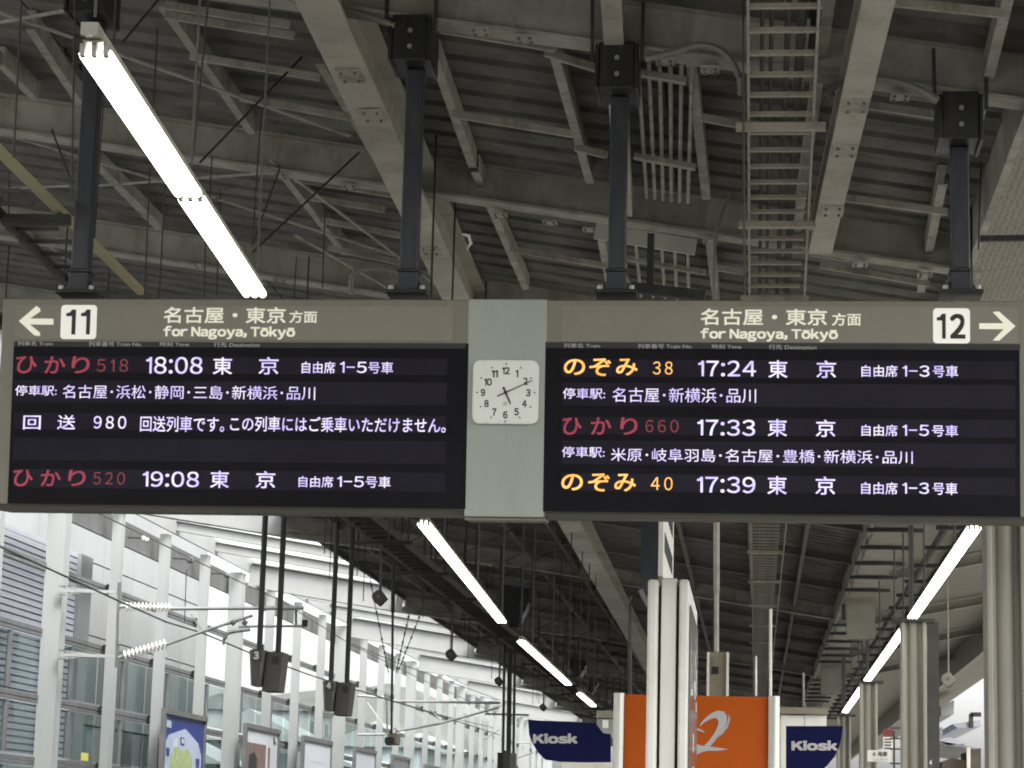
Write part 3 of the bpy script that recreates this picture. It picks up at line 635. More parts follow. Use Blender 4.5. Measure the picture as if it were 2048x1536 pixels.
nums = {12: (1012, 741.5), 1: (1034, 747), 2: (1051, 762.5), 3: (1056.5, 785.5), 4: (1049, 807.5), 5: (1033, 823.5), 6: (1010.5, 829.5), 7: (988.5, 824), 8: (973, 807), 9: (966, 785), 10: (976, 764), 11: (989.5, 747.5)}
for n_, (px, py) in nums.items():
    wd = 8.5 if n_ < 10 else (15 if n_ != 11 else 12.5)
    if n_ == 1: wd = 5
    stext(str(n_), px - wd / 2, py - 7.3, px + wd / 2, py + 7.3, .0335, 'ink', ck, 'numeral', .03)
for k in range(60):
    a = math.radians(6 * k); big = k % 5 == 0
    r1 = R0 * (1.0 if not big else 1.02); r0 = r1 - (.010 if big else .004)
    dx, dy = math.sin(a), math.cos(a); q = max(abs(dx), abs(dy)); 
    p0 = (cc[0] + dx * r0, cc[1] + dy * r0); p1 = (cc[0] + dx * r1, cc[1] + dy * r1); wv = .0024 if big else .001
    b = MB(); b.prism([W(p0[0] - dy * wv, p0[1] + dx * wv, .0328), W(p1[0] - dy * wv, p1[1] + dx * wv, .0328), W(p1[0] + dy * wv, p1[1] - dx * wv, .0328), W(p0[0] + dy * wv, p0[1] - dx * wv, .0328)], N * .0006)
    b.build('minute_mark', 'ink' if big else 'capt', ck)
def hand(tip, tail, w, d, nm):
    a = S(*tip, d); c = S(*tail, d); dx, dy = a[0] - c[0], a[1] - c[1]; l = math.hypot(dx, dy); nx, ny = -dy / l * w, dx / l * w
    MB().prism([W(a[0] - nx * .6, a[1] - ny * .6, d), W(a[0] + nx * .6, a[1] + ny * .6, d), W(c[0] + nx, c[1] + ny, d), W(c[0] - nx, c[1] - ny, d)], N * .0015).build(nm, 'ink', ck)
hand((1064, 761), (994.5, 792.5), .0032, .038, 'minute_hand'); hand((1021, 808), (1006.5, 774), .0048, .0355, 'hour_hand')
MB().tube([W(*cc, .033), W(*cc, .041)], .008, 12).build('hub', 'ink', ck)
stext('JR', 1004, 803, 1014, 812, .0335, 'capt', ck, 'lettering', .01)
# ================================================================ LAMPS
LH = 3.36
def lamp(name_lab, pts, hang=True, grp='fluorescent lamp rows under the canopy'):
    a = Vector(pts[0]); c = Vector(pts[-1])
    o = thing('fluorescent_lamp', (a + c) / 2 + Vector((0, 0, .1)), name_lab, 'lamp', grp)
    n = max(1, round((c - a).length / 1.28)); d = (c - a) / n; dn = d.normalized(); r = dn.cross(Vector((0, 0, 1))).normalized()
    MB().bar(a - dn * .03, c + dn * .03, .036, .026, dz=.04).build('housing', 'fixture', o)
    MB().bar(a, c, .050, .005, dz=.022).build('reflector', 'fixture', o)
    for k in range(n):
        p, q = a + d * k + dn * .03, a + d * (k + 1) - dn * .03
        for s_ in (-1, 0, 1):
            MB().tube([p + r * s_ * .0275, q + r * s_ * .0275], .0125, 10).build('tube', 'tube', o, smooth=True)
        for e, sg in ((p, -1), (q, 1)):
            for s_ in (-1, 0, 1):
                MB().bar(e + r * s_ * .0275 + dn * sg * .002, e + r * s_ * .0275 + dn * sg * .022, .012, .03, dz=.004).build('lamp_holder', 'boxl', o)
    MB().bar(a - dn * .05, a - dn * .035, .040, .03, dz=.036).build('end_cap', 'fixture', o)
    MB().bar(c + dn * .035, c + dn * .05, .040, .03, dz=.036).build('end_cap', 'fixture', o)
    if hang:
        for k in range(n + 1):
            p = a + d * k
            if k in (0, n) or k % 2: 
                MB().tube([p + Vector((0, 0, .08)), Vector((p.x, p.y, zb(p.x) + .3))], .0035 if p.y < 10 else .007, 6).build('hanger_rod', 'dark', o)
    return o
def LZp(px, py): return PZ(px, py, LH)
lamp('bright triple tube lamp nearest the camera, above the left board', [LZp(186, 100), LZp(512, 592)])
lamp('long triple tube lamp just beyond the clock panel, left of the dark girder', [LZp(847, 1047), LZp(1004, 1244)])
lamp('third triple tube lamp of the left row, right of the stopping position boxes', [LZp(1042, 1283), LZp(1137, 1369)])
lamp('small far tube lamp of the left row, above the left Kiosk banner', [LZp(1159, 1388), LZp(1187, 1412)])
lamp('long tube lamp of the right row between the first two cream columns', [LZp(1949, 1055), LZp(1825, 1235)])
lamp('middle tube lamp of the right row, between the second and third columns', [Vector((1.25, 20.4, LH)), LZp(1735, 1360)])
lamp('far tube lamp of the right row, above the right Kiosk banner', [Vector((1.25, 28.2, LH)), LZp(1690, 1424)])
# ================================================================ COLUMNS AND THINGS ON THE PLATFORM
def column(x, y, lab, top=3.34):
    o = thing('canopy_column', (x, y, 0), lab, 'column', 'cream columns under the right side of the canopy')
    MB().tube([(x, y, 0), (x, y, top)], .055, 20).build('round_shaft', 'columnp', o, smooth=True)
    for s_ in (-1, 1):
        MB().box(x + s_ * .085 - .016, x + s_ * .085 + .016, y - .10, y + .10, 0, top).build('side_flange', 'columnp', o, bevel=.008)
        MB().box(x + s_ * .056 - .015, x + s_ * .056 + .015, y - .03, y + .03, 0, top).build('web', 'columnp', o)
    MB().box(x - .17, x + .17, y - .13, y + .13, top, top + .025).build('cap_plate', 'tray', o)
    if y > 15: MB().box(x - .02, x + .02, y + .15, y + .19, top, zb(x) + .1).build('upper_post', 'tray', o)
    return o
column(1.252, 12.15, 'largest cream column at the right edge below board number 12')
column(1.27, 19.5, 'second cream column, left of the bright open view on the right')
column(1.27, 27.3, 'third cream column, behind the small car number sign')
column(1.27, 34.9, 'fourth and farthest plain cream column beside the right Kiosk banner')
# brown square cladding at the far right edge
tag(MB().box(1.375, 1.62, 12.1, 12.45, 0, 3.3).build('service_riser', 'brown'), 'brownish service riser at the extreme right edge beside the largest column', 'riser')
# dark square post and pipes behind column two
tag(MB().box(1.46, 1.56, 20.6, 20.72, 0, 3.45).build('steel_post', 'tray'), 'dark grey square steel post just right of the second cream column', 'post')
for i, px in enumerate((1843, 1851)):
    p = PY(px, 1440, 20.4); MB_ = MB().tube([(p.x, 20.4, 0), (p.x, 20.4, 2.55)], .012, 8).build('white_pipe', 'aluwhite')
    tag(MB_, ['thin white pipe hugging the second cream column', 'thin white pipe hugging the dark grey square post'][i], 'pipe')
# orange sign
YO = 15.0
def pbox(x0, y0, x1, y1, Y, t, m, name, parent, bevel=0):
    a = PY(x0, y0, Y); c = PY(x1, y1, Y); return MB().box(a.x, c.x, Y, Y + t, c.z, a.z).build(name, m, parent, bevel=bevel)
ox0, ox1 = PY(1226, 1500, YO).x, PY(1559, 1500, YO).x; zt = PY(1390, 1390, YO).z; zbm = 1.2
os_ = thing('orange_sign', ((ox0 + ox1) / 2, YO, 0), 'large orange sign with a silver looping emblem between the two Kiosk banners', 'sign')
e0 = PY(1247, 1500, YO).x; e1 = PY(1536, 1500, YO).x
MB().box(e0, e1, YO, YO + .25, 0, zt - .004).build('orange_face', 'orange', os_)
for a_, b_ in ((ox0, e0 - .002), (e1 + .002, ox1)):
    n_ = 8; w_ = b_ - a_; pts = [Vector((a_ + w_ * k / n_, YO - .02 - .018 * math.sin(math.pi * k / n_), 0)) for k in range(n_ + 1)] + [Vector((b_, YO + .27, 0)), Vector((a_, YO + .27, 0))]
    MB().prism(pts, (0, 0, zt + .002)).build('side_frame', 'alu', os_, smooth=True)
def z5(x, y): return (1200 + x / 2.9775, 1020 + y / 2.9775)
def logo(pts, nm):
    P = [PY(*z5(x, y), YO - .004) for x, y in pts]; MB().prism(P, (0, .003, 0)).build('emblem', 'silver', os_)
logo([(500, 1400), (540, 1385), (578, 1395), (600, 1402), (620, 1404), (650, 1372), (680, 1330), (700, 1290), (706, 1258), (692, 1237), (664, 1242), (625, 1262), (590, 1292),
      (600, 1270), (628, 1238), (664, 1209), (700, 1195), (735, 1199), (755, 1222), (757, 1258), (738, 1308), (704, 1350), (655, 1409), (700, 1415), (765, 1425), (700, 1434), (640, 1434), (600, 1445), (578, 1455), (540, 1470), (500, 1480)], 'a')
logo([(768, 1213), (775, 1245), (762, 1290), (728, 1335), (688, 1364), (725, 1322), (754, 1280), (765, 1242)], 'b')
logo([(560, 1290), (578, 1298), (605, 1308), (628, 1328), (600, 1318), (560, 1306)], 'c')
# kiosk banners
YK = 17.0
def banner(pts, lab, txt, cut):
    P = [PY(x, y, YK) for x, y in pts]; cx = sum(p.x for p in P) / len(P)
    o = thing('kiosk_banner', (cx, YK, PY(1200, 1530, YK).z), lab, 'banner', 'navy Kiosk banners')
    MB().prism(P, (0, .05, 0)).build('banner_panel', 'navy', o)
    a, b_, c, d = txt
    lettering('Kiosk', PY(a, b_, YK - .003), PY(c, b_, YK - .003), PY(a, d, YK - .003), 'silver', o, 'lettering', .05)
banner([(1056, 1439), (1080, 1441), (1140, 1443), (1190, 1446), (1200, 1458), (1206, 1466), (1221, 1468), (1221, 1524), (1130, 1525), (1090, 1519), (1076, 1505), (1064, 1485), (1058, 1468)],
       'navy Kiosk banner with a curved lower left corner left of the orange sign', (1066, 1467, 1155, 1487), 0)
banner([(1572, 1452), (1686, 1452), (1684, 1472), (1678, 1495), (1668, 1515), (1652, 1534), (1640, 1545), (1572, 1545)],
       'navy Kiosk banner with a curved lower right corner right of the orange sign', (1583, 1481, 1675, 1501), 0)
kb = thing('kiosk_building', (0, 18, 0), 'beige shop roof box seen behind the orange sign and banners', 'kiosk')
def kbox(x0, y0, x1, y1, Y, t, m, nm):
    a = PY(x0, y0, Y); c = PY(x1, y1, Y); MB().box(a.x, c.x, Y, Y + t, c.z, a.z).build(nm, m, kb)
kbox(1193, 1421, 1226, 1436, 19, 2.6, 'beige', 'roof_edge'); kbox(1194, 1437, 1226, 1475, 19.05, 2.5, 'clockpanel', 'wall')
kbox(1205, 1440, 1216, 1456, 19.0, .03, 'white', 'notice')
kbox(1560, 1414, 1656, 1429, 19, 2.6, 'beige', 'roof_edge'); kbox(1562, 1430, 1608, 1560, 19.05, 2.5, 'white', 'wall_panel'); kbox(1609.5, 1430, 1653, 1560, 19.05, 2.5, 'white', 'wall_panel')
kbox(1124, 1524, 1226, 1560, 16.9, .1, 'aluwhite', 'counter_fascia')
# centre pillar: an information stand seen edge on
st = thing('information_stand', (-.4, 12, 0), 'white edge-on information stand standing in front of the orange sign', 'information board')
def vb(x0, x1, yt, Y0_, Y1_, m, nm, rb=0, z0=0):
    a = PY(x0, yt, Y0_); c = PY(x1, yt, Y0_); return MB().box(a.x, c.x, Y0_, Y1_, z0, a.z).build(nm, m, st, bevel=rb)
vb(1296, 1317, 1158, 12.0, 13.7, 'aluwhite', 'left_leaf', .015)
vb(1323, 1354, 1156, 12.05, 12.14, 'alu', 'centre_plate', .004)
vb(1317.5, 1358, 1172, 12.16, 13.6, 'tray', 'core')
lf = vb(1359, 1378, 1158, 12.0, 13.75, 'aluwhite', 'right_leaf', .012)
xr = PY(1378, 1158, 12.0).x + .003
MB().box(xr, xr + .006, 12.12, 13.63, .3, PY(1378, 1158, 12).z - .12).build('map_panel', 'glassdark', st)
for k in range(22):
    zz_ = .9 + random.random() * 1.6; yy_ = 12.3 + random.random() * 1.1
    MB().box(xr + .0065, xr + .0085, yy_, yy_ + .1, zz_, zz_ + random.choice((.03, .05, .1))).build('printed_block', 'white', st)
# hanging sign edge on, behind the boards
hsn = thing('hanging_sign', (-.6, 14.5, 3.0), 'dark edge-on hanging sign with a pale lettered side above the white stand', 'sign')
a = PY(1281, 1178, 14.2); c = PY(1317, 1040, 14.2); MB().box(a.x, c.x, 14.2, 14.32, a.z, a.z + .9).build('end_panel', 'post', hsn)
MB().box(c.x + .002, c.x + .03, 14.2, 16.0, a.z + .08, a.z + .9).build('lettered_side', 'white', hsn)
MB().box(a.x + .02, c.x, 14.33, 15.95, a.z + .02, a.z + .9).build('sign_body', 'post', hsn)
for k in range(14):
    yy_ = 14.4 + (k % 7) * .2; zz_ = a.z + .25 + (k // 7) * .25
    MB().box(c.x + .031, c.x + .034, yy_, yy_ + .12, zz_, zz_ + .12).build('printed_character', 'ink', hsn)
MB().bar(PY(1281, 1180, 14.2), PY(1297, 1212, 14.2), .012, .03).build('bracket', 'beamw', hsn)
MB().tube([PY(1300, 1040, 14.8), PY(1300, 900, 14.8)], .03, 10).build('suspension_pipe', 'post', hsn)
# hooked dark pipe and slim poles
tag(MB().tube([PY(1260, 1390, 16), PY(1260, 1215, 16), PY(1264, 1195, 16), PY(1273, 1186, 16), PY(1285, 1183, 16)], .013, 8).build('bent_pipe', 'dark', smooth=True), 'dark bent pipe rising behind the left end of the orange sign', 'pipe')
tag(MB().tube([PY(1541, 1392, 15.5), PY(1541, 1218, 15.5)], .010, 8).build('slim_pole', 'aluwhite', smooth=True), 'taller slim white pole above the right end of the orange sign', 'pole')
tag(MB().tube([PY(1512, 1392, 15.8), PY(1512, 1312, 15.8)], .007, 8).build('slim_pole', 'aluwhite', smooth=True), 'short slim white pole left of the taller one over the orange sign', 'pole')
tag(MB().tube([PY(1607, 1450, 28), PY(1607, 1345, 28)], .012, 8).build('slim_pole', 'beam', smooth=True), 'thin cream pole rising behind the right Kiosk banner', 'pole')
hb = thing('equipment_box', PY(1436, 1392, 16.2), 'beige equipment box hanging from a pipe behind the orange sign', 'box')
pbox(1415, 1304, 1457, 1400, 16.2, .12, 'beige', 'box_body', hb, .004)
pbox(1424, 1333, 1437, 1348, 16.19, .008, 'black', 'dark_window', hb); pbox(1425, 1312, 1430, 1328, 16.19, .008, 'boxl', 'latch', hb)
for xx in (1416, 1455): pbox(xx - 2, 1304, xx + 2, 1400, 16.17, .025, 'aluwhite', 'edge_strip', hb)
MB().tube([PY(1433, 1304, 16.26), PY(1433, 1180, 16.26)], .017, 10).build('drop_pipe', 'purlin', hb, smooth=True)
MB().tube([PY(1433, 1182, 16.26), PY(1433, 980, 16.26)], .021, 10).build('drop_pipe', 'purlin', hb, smooth=True)
# small signs on the right
cs = thing('car_number_sign', PY(1760, 1524, 22), 'small white sign reading 4 号車 between the second and third columns', 'sign')
pbox(1735, 1500, 1783, 1524, 22, .03, 'white', 'sign_plate', cs)
lettering('4 号車', PY(1745, 1503, 21.99), PY(1775, 1503, 21.99), PY(1745, 1513, 21.99), 'ink', cs, 'lettering', .02)
lettering('Car No.4', PY(1746, 1516, 21.99), PY(1775, 1516, 21.99), PY(1746, 1521, 21.99), 'capt', cs, 'lettering', .01)
rn = thing('notice_plate', PY(1775, 1500, 24), 'red and white notice above the small car number sign', 'notice')
pbox(1766, 1458, 1786, 1473, 24, .02, 'redprint', 'red_panel', rn); pbox(1766, 1474, 1786, 1500, 24, .02, 'white', 'white_panel', rn)
for k in range(4): pbox(1769, 1477 + k * 6, 1783, 1479.5 + k * 6, 23.99, .006, 'ink', 'text_line', rn)
tp = thing('thorn_post', (1.3, 19.2, 0), 'dark pole with short spikes along the left side of the second column', 'pole')
p = PY(1788, 1480, 19.2); MB().tube([(p.x, 19.2, 1.5), (p.x, 19.2, 2.45)], .008, 6).build('pole', 'dark', tp)
for yy_ in (1456, 1477, 1498, 1527):
    q = PY(1788, yy_, 19.2); MB().bar(q - Vector((.03, 0, 0)), q + Vector((.05, 0, 0)), .012, .012).build('spike', 'dark', tp)
bx = thing('number_tag', PY(1862, 1536, 19.8), 'small dark tag with number 4 beside a tan box at the bottom right', 'sign')
pbox(1857, 1516, 1867, 1545, 19.8, .02, 'boxg', 'tag_plate', bx)
lettering('4', PY(1858.5, 1520, 19.79), PY(1864, 1520, 19.79), PY(1858.5, 1530, 19.79), 'white', bx, 'numeral', .03)
tag(pbox(1840, 1516, 1851, 1532, 19.8, .05, 'beige', 'switch_box', None), 'tan switch box at the bottom beside the second cream column', 'box')
# white spotlight / horn speaker on the right wing
def bulb(px, py, Y, s, m, lab, ztop, nm='hanging_speaker'):
    c = PY(px, py, Y); o = thing(nm, c, lab, 'speaker', 'speakers hanging from the canopy')
    MB().tube([c + Vector((0, 0, s * .8)), Vector((c.x, c.y, ztop))], .018 if Y > 28 else .008, 8).build('drop_pipe', m, o, smooth=True)
    # tilted five sided body
    pts = [(-.9, 0, .55), (-.35, 0, .95), (.1, 0, 1.05), (.35, 0, .7), (1.0, 0, -.1), (-.05, 0, -1.0), (-.75, 0, -.5), (-1.0, 0, .1)]
    MB().prism([c + Vector((x_ * s, -s * .55, z_ * s)) for x_, _, z_ in pts], (0, s * 1.1, 0)).build('speaker_body', m, o, bevel=s * .09)
    MB().prism([c + Vector((x_ * s, -s * .6, z_ * s)) for x_, z_ in [(.98, -.12), (.82, -.3), (-.12, -1.0), (-.03, -1.04), (.2, -.92)]], (0, s * 1.2, 0)).build('speaker_mouth', 'black', o)
    MB().tube([c + Vector((-.15 * s, -s * .62, .1 * s)), c + Vector((-.15 * s, -s * .54, .1 * s))], s * .25, 10).build('mount_disc', 'boxl', o)
bulb(760, 1196, 29.5, .10, 'boxg', 'nearest grey hanging speaker, between the box numbered 4 and the camera pole', 5.3)
bulb(903, 1310, 38.7, .10, 'boxg', 'second grey hanging speaker, right of the camera pole', 5.3)
bulb(998.5, 1363, 46.5, .095, 'boxg', 'third grey hanging speaker, just left of the farthest position indicator', 5.3)
bulb(1087, 1415, 55, .09, 'boxg', 'farthest grey hanging speaker, above the left Kiosk banner', 5.3)
bulb(1897, 1360, 27, .085, 'columnp', 'white hanging speaker in the right wing, right of the second column', 4.5)
# ================================================================ STOPPING POSITION INDICATORS
def indicator(px, pyt, pyb, Y, num, lab, ztop, sc=1.0):
    t = PY(px, pyt, Y); bt = PY(px, pyb, Y); h = t.z - bt.z
    o = thing('position_indicator', (t.x, Y, bt.z), lab, 'indicator', 'twin tube position indicators over the track')
    ws, wr = .155 * sc, .17 * sc
    # left wedge with number, right deeper wedge
    def taper(x0, x1, xa, xb, yf, yb_, zt_, z0_, m, nm):
        b = MB().add([(x0, yf, zt_), (x1, yf, zt_), (x1, yb_, zt_), (x0, yb_, zt_), (xa, yf, z0_), (xb, yf, z0_), (xb, yb_, z0_), (xa, yb_, z0_)],
                     [(0, 1, 2, 3), (7, 6, 5, 4), (0, 4, 5, 1), (1, 5, 6, 2), (2, 6, 7, 3), (3, 7, 4, 0)])
        return b.build(nm, m, o, bevel=.008)
    x = t.x
    taper(x - ws, x, x - ws * .80, x - ws * .25, Y - .03, Y + .22, t.z, bt.z + h * .12, 'boxl', 'left_wing')
    fp = MB().box(x - ws * .72, x - ws * .30, Y - .045, Y - .032, bt.z + h * .14, t.z - h * .02).build('front_strip', 'boxg', o)
    MB().box(x - ws * .78, x - ws * .22, Y - .056, Y - .046, t.z - h * .30, t.z + .003).build('number_plate', 'boxg', o, bevel=.004)
    taper(x + .004, x + wr, x - ws * .2, x + wr * .8, Y + .04, Y + .34, t.z - h * .03, bt.z, 'boxg', 'right_wing')
    MB().box(x + wr * .38, x + wr * .72, Y + .028, Y + .038, t.z - h * .34, t.z - h * .14).build('lens', 'black', o)
    n0 = Vector((x - ws * .66, Y - .058, t.z - h * .05)); n1 = Vector((x - ws * .34, Y - .058, t.z - h * .05))
    lettering(num, n0, n1, n0 - Vector((0, 0, h * .19)), 'white', o, 'numeral', .04)
    MB().tube([(x - ws * .5, Y + .08, t.z - .01), (x - ws * .5, Y + .08, ztop)], .029, 12).build('drop_pipe', 'black', o, smooth=True)
    MB().tube([(x + wr * .5, Y + .2, t.z - .02), (x + wr * .5, Y + .2, ztop)], .029, 12).build('drop_pipe', 'black', o, smooth=True)
    MB().bar((x - ws * .5, Y + .14, ztop), (x + wr * .5, Y + .14, ztop), .06, .05).build('yoke', 'black', o)
    return o
indicator(531, 1300, 1382, 22.6, '3', 'nearest twin tube position indicator, the one numbered 3', 5.0)
indicator(673, 1362, 1430, 26.5, '4', 'twin tube position indicator numbered 4, right of the one numbered 3', 5.02)
iq = thing('position_indicator', (-4.72, 44.6, 2.85), 'far cluster of three tubes and boxes hanging under a black hood', 'indicator', 'twin tube position indicators over the track')
for a_, b_, w_, m_ in ((995, 1006, 1505, 'black'), (1007, 1019, 1501, 'boxg'), (1020, 1031, 1506, 'boxl')):
    p = PY(a_, w_, 44.6); q = PY(b_, 1540, 44.6); MB().box(p.x, q.x, 44.6, 44.8, q.z, p.z).build('indicator_box', m_, iq)
for px in (1006, 1015, 1019, 1027):
    MB().tube([PY(px, 1508, 44.7), PY(px + 4, 1225, 44.7)], .026, 8).build('drop_pipe', 'black', iq, smooth=True)
p_ = [(1003, 1168), (1057, 1178), (1057, 1205), (1050, 1222), (1044, 1232), (1038, 1250), (1022, 1252), (1008, 1228), (1003, 1222)]
MB().prism([PY(x, y, 42.3) for x, y in p_], (0, .5, 0)).build('hood', 'black', iq)
hd = MB().prism([PY(x, y, 62) for x, y in [(1140, 1308), (1172, 1312), (1172, 1330), (1160, 1352), (1150, 1355), (1140, 1335)]], (0, .8, 0)).build('cable_hood', 'black')
tag(hd, 'smaller black cable hood beyond the third lamp of the left row', 'hood')
hd = MB().prism([PY(x, y, 74) for x, y in [(1165, 1358), (1198, 1362), (1188, 1378), (1184, 1386), (1176, 1384)]], (0, .8, 0)).build('cable_hood', 'black')
tag(hd, 'farthest black cable hood, a triangle beside the fourth lamp', 'hood')
# camera pole
cpz = thing('surveillance_camera', PY(782, 1478, 30), 'security camera with black lens face at the foot of a long drop pole', 'camera')
MB().tube([PY(787, 1130, 30), PY(785.5, 1225, 30)], .026, 10).build('drop_pole', 'black', cpz, smooth=True)
MB().tube([PY(785.5, 1225, 30), PY(783, 1468, 30)], .016, 10).build('drop_pole', 'dark', cpz, smooth=True)
c = PY(783, 1478, 30)
MB().box(c.x - .055, c.x + .075, 30.0, 30.3, c.z - .07, c.z + .075).build('camera_body', 'beige', cpz, bevel=.02)
MB().prism([PY(x, y, 29.96) for x, y in [(769, 1478), (772, 1474), (784, 1474), (787, 1479), (786, 1488), (782, 1491), (773, 1491), (769, 1485)]], (0, .04, 0)).build('lens_face', 'ink', cpz)
for s_ in (-1, 1): MB().tube([c + Vector((s_ * .04, .1, .07)), c + Vector((s_ * .06, .1, .11)), c + Vector((s_ * .01, .1, .14))], .008, 6).build('bracket_arm', 'pipe', cpz)
# thin chains
for i, (a_, b_, Y_) in enumerate([((740, 1158), (777, 1346), 36), ((819, 1225), (792, 1346), 36), ((850, 1205), (795, 1346), 38)]):
    P0, P1 = PY(*a_, Y_), PY(*b_, Y_); o = thing('guy_wire', P1, ['thin guy wire left of the camera pole', 'inner thin guy wire right of the camera pole', 'outer thin guy wire right of the camera pole'][i], 'wire')
    MB().tube([P0, P1], .008, 5).build('strand', 'wire', o)
    for k in range(7):
        q = P0.lerp(P1, (k + .5) / 7); MB().tube([q + Vector((0, 0, .02)), q - Vector((0, 0, .02))], .016, 6).build('bead', 'wire', o)
# ================================================================ SCREEN WALL ACROSS THE TRACK
XF = -11.4
sw = thing('screen_wall', (XF, 40, -1.3), 'tall pale steel and glass screen wall across the track on the left', 'wall')
ncol = 33; ysc = [24.2 + 3.4 * k for k in range(ncol)]
c_small = c_big = None
for k, y in enumerate(ysc):
    big = (k % 4 == 0)
    if big:
        if c_big is None:
            b = MB(); w_ = .155
            b.box(-w_, w_, -.16, -.135, -1.3, 7.05).box(-w_, w_, .135, .16, -1.3, 7.05).box(-.012, .012, -.135, .135, -1.3, 7.05)
            c_big = b.add([], []).build('column', 'fence', None); c_big.parent = sw; c_big.location = Vector((XF - .06, y, 0)) - OFF[sw]
        else: inst(c_big, Vector((XF - .06, y, 0)) - OFF[sw], sw)
    else:
        if c_small is None:
            b = MB(); w_ = .088
            b.box(-w_, w_, -.11, -.09, -1.3, 7.05).box(-w_, w_, .09, .11, -1.3, 7.05).box(-.01, .01, -.09, .09, -1.3, 7.05)
            c_small = b.build('column', 'fence', None); c_small.parent = sw; c_small.location = Vector((XF, y, 0)) - OFF[sw]
        else: inst(c_small, Vector((XF, y, 0)) - OFF[sw], sw)
MB().box(XF + .10, XF + .14, 24.2, ysc[-1], 7.092, 7.42).build('top_girder', 'fencew', sw)
XG = XF - .24
grp = {}
def rep(key, make, y):
    if key not in grp:
        o = make(); o.location = (0, y, 0); grp[key] = o
    else: inst(grp[key], (0, y, 0), sw)
for k, y in enumerate(ysc[:-1]):
    rep('eave', lambda: MB().box(XG - .10, XG - .04, .02, 3.38, 6.60, 7.05).build('eave_board', 'eave', sw), y)
    rep('eaveu', lambda: MB().box(XG - .9, XG - .11, .02, 3.38, 7.0, 7.04).build('eave_soffit', 'eave', sw), y)
    for j, z in enumerate((5.68, 4.60, 3.52, 2.52)):
        if j == 0 and k < 2 or True:
            rep('rail%d' % j, lambda z=z: MB().bar((XG, 0.02, z), (XG, 3.38, z), .10, .07).bar((XG + .02, 0.02, z - .075), (XG + .02, 3.38, z - .075), .05, .05).build('facade_rail', 'rail', sw), y)
            rep('brk%d' % j, lambda z=z: MB().box(XG + .03, XF - .02, -.04, .04, z - .04, z + .05).box(XG + .03, XF - .0, -.09, .09, z + .05, z + .065).build('rail_bracket', 'fence', sw), y + .2)
    for j, (z0_, z1_) in enumerate(((3.6, 4.48), (2.6, 3.4), (1.2, 2.4))):
        rep('mul%d' % j, lambda z0_=z0_, z1_=z1_: MB().box(XG - .03, XG + .04, 1.66, 1.74, z0_, z1_).build('mullion', 'rail', sw), y)
        rep('pa%d' % j, lambda z0_=z0_, z1_=z1_: MB().box(XG - .012, XG + .0, .06, 1.64, z0_, z1_).build('glass_pane', 'glass', sw), y)
        rep('pb%d' % j, lambda z0_=z0_, z1_=z1_: MB().box(XG - .012, XG + .0, 1.76, 3.34, z0_, z1_).build('glass_pane', 'glass', sw), y)
# ---- louvred building behind the near end
lo = thing('louvred_building', (-13, 30, -1.3), 'grey louvred building behind the first bays of the screen wall at far left', 'building')
MB().box(-16, -13.12, 10, 44.1, -1.3, 6.5).build('wall', 'recess', lo)
src = None; z = 1.4; i = 0
while z < 6.56:
    mk = lambda z=z: MB().add([(-13.1, 24, z), (-13.1, 44.1, z), (-12.98, 44.1, z - .03), (-12.98, 24, z - .03), (-13.1, 24, z + .07), (-13.1, 44.1, z + .07), (-12.98, 44.1, z + .06), (-12.98, 24, z + .06)],
                              [(0, 1, 2, 3), (4, 7, 6, 5), (0, 4, 5, 1), (1, 5, 6, 2), (2, 6, 7, 3), (3, 7, 4, 0)]).build('louvre_slat', 'slat', lo)
    if src is None: src = mk(); z0s = z
    else: inst(src, (0, 0, z - z0s), lo)
    z += .117
MB().box(-13.12, -12.9, 44.11, 44.9, -1.3, 6.6).build('corner_strip', 'cladding', lo)
# ---- panelled building
pbld = thing('panelled_building', (-14, 50, -1.3), 'tall pale panelled building with joints behind the screen wall', 'building')
MB().box(-24, -14.06, 28, 59.4, -1.3, 12.5).build('wall', 'recess', pbld)
for k in range(13):
    y = 28.0 + k * 2.4
    for j, (z0_, z1_) in enumerate(((6.95, 9.4), (9.43, 12.5), (5.42, 6.92), (3.55, 5.39))):
        if y < 44 and j == 3: continue
        m_ = 'cladding' if y < 50 or j < 2 else 'claddg'
        MB().box(-14.05, -14.0, y + .015, min(y + 2.385, 59.4), z0_, z1_).build('cladding_panel', m_, pbld)
for k in range(9):
    y = 45.2 + k * 1.6
    MB().box(-14.05, -13.99, y + .25, y + 1.1, 1.7, 3.5).build('window', 'glassteal' if k < 4 else 'glassdark', pbld)
    MB().box(-14.05, -13.995, y - .45, y + .2, 1.4, 3.5).build('pier', 'cladding', pbld)
tagp = thing('yellow_notice', (-11.6, 41.6, 2.6), 'small yellow notice stuck on the glass between the first two columns', 'notice')
p = PX(163, 1505, XG + .01); q = PX(172, 1522, XG + .01); MB().box(XG + .005, XG + .02, p.y, q.y + .1, q.z, p.z).build('notice_sheet', 'yellow', tagp)
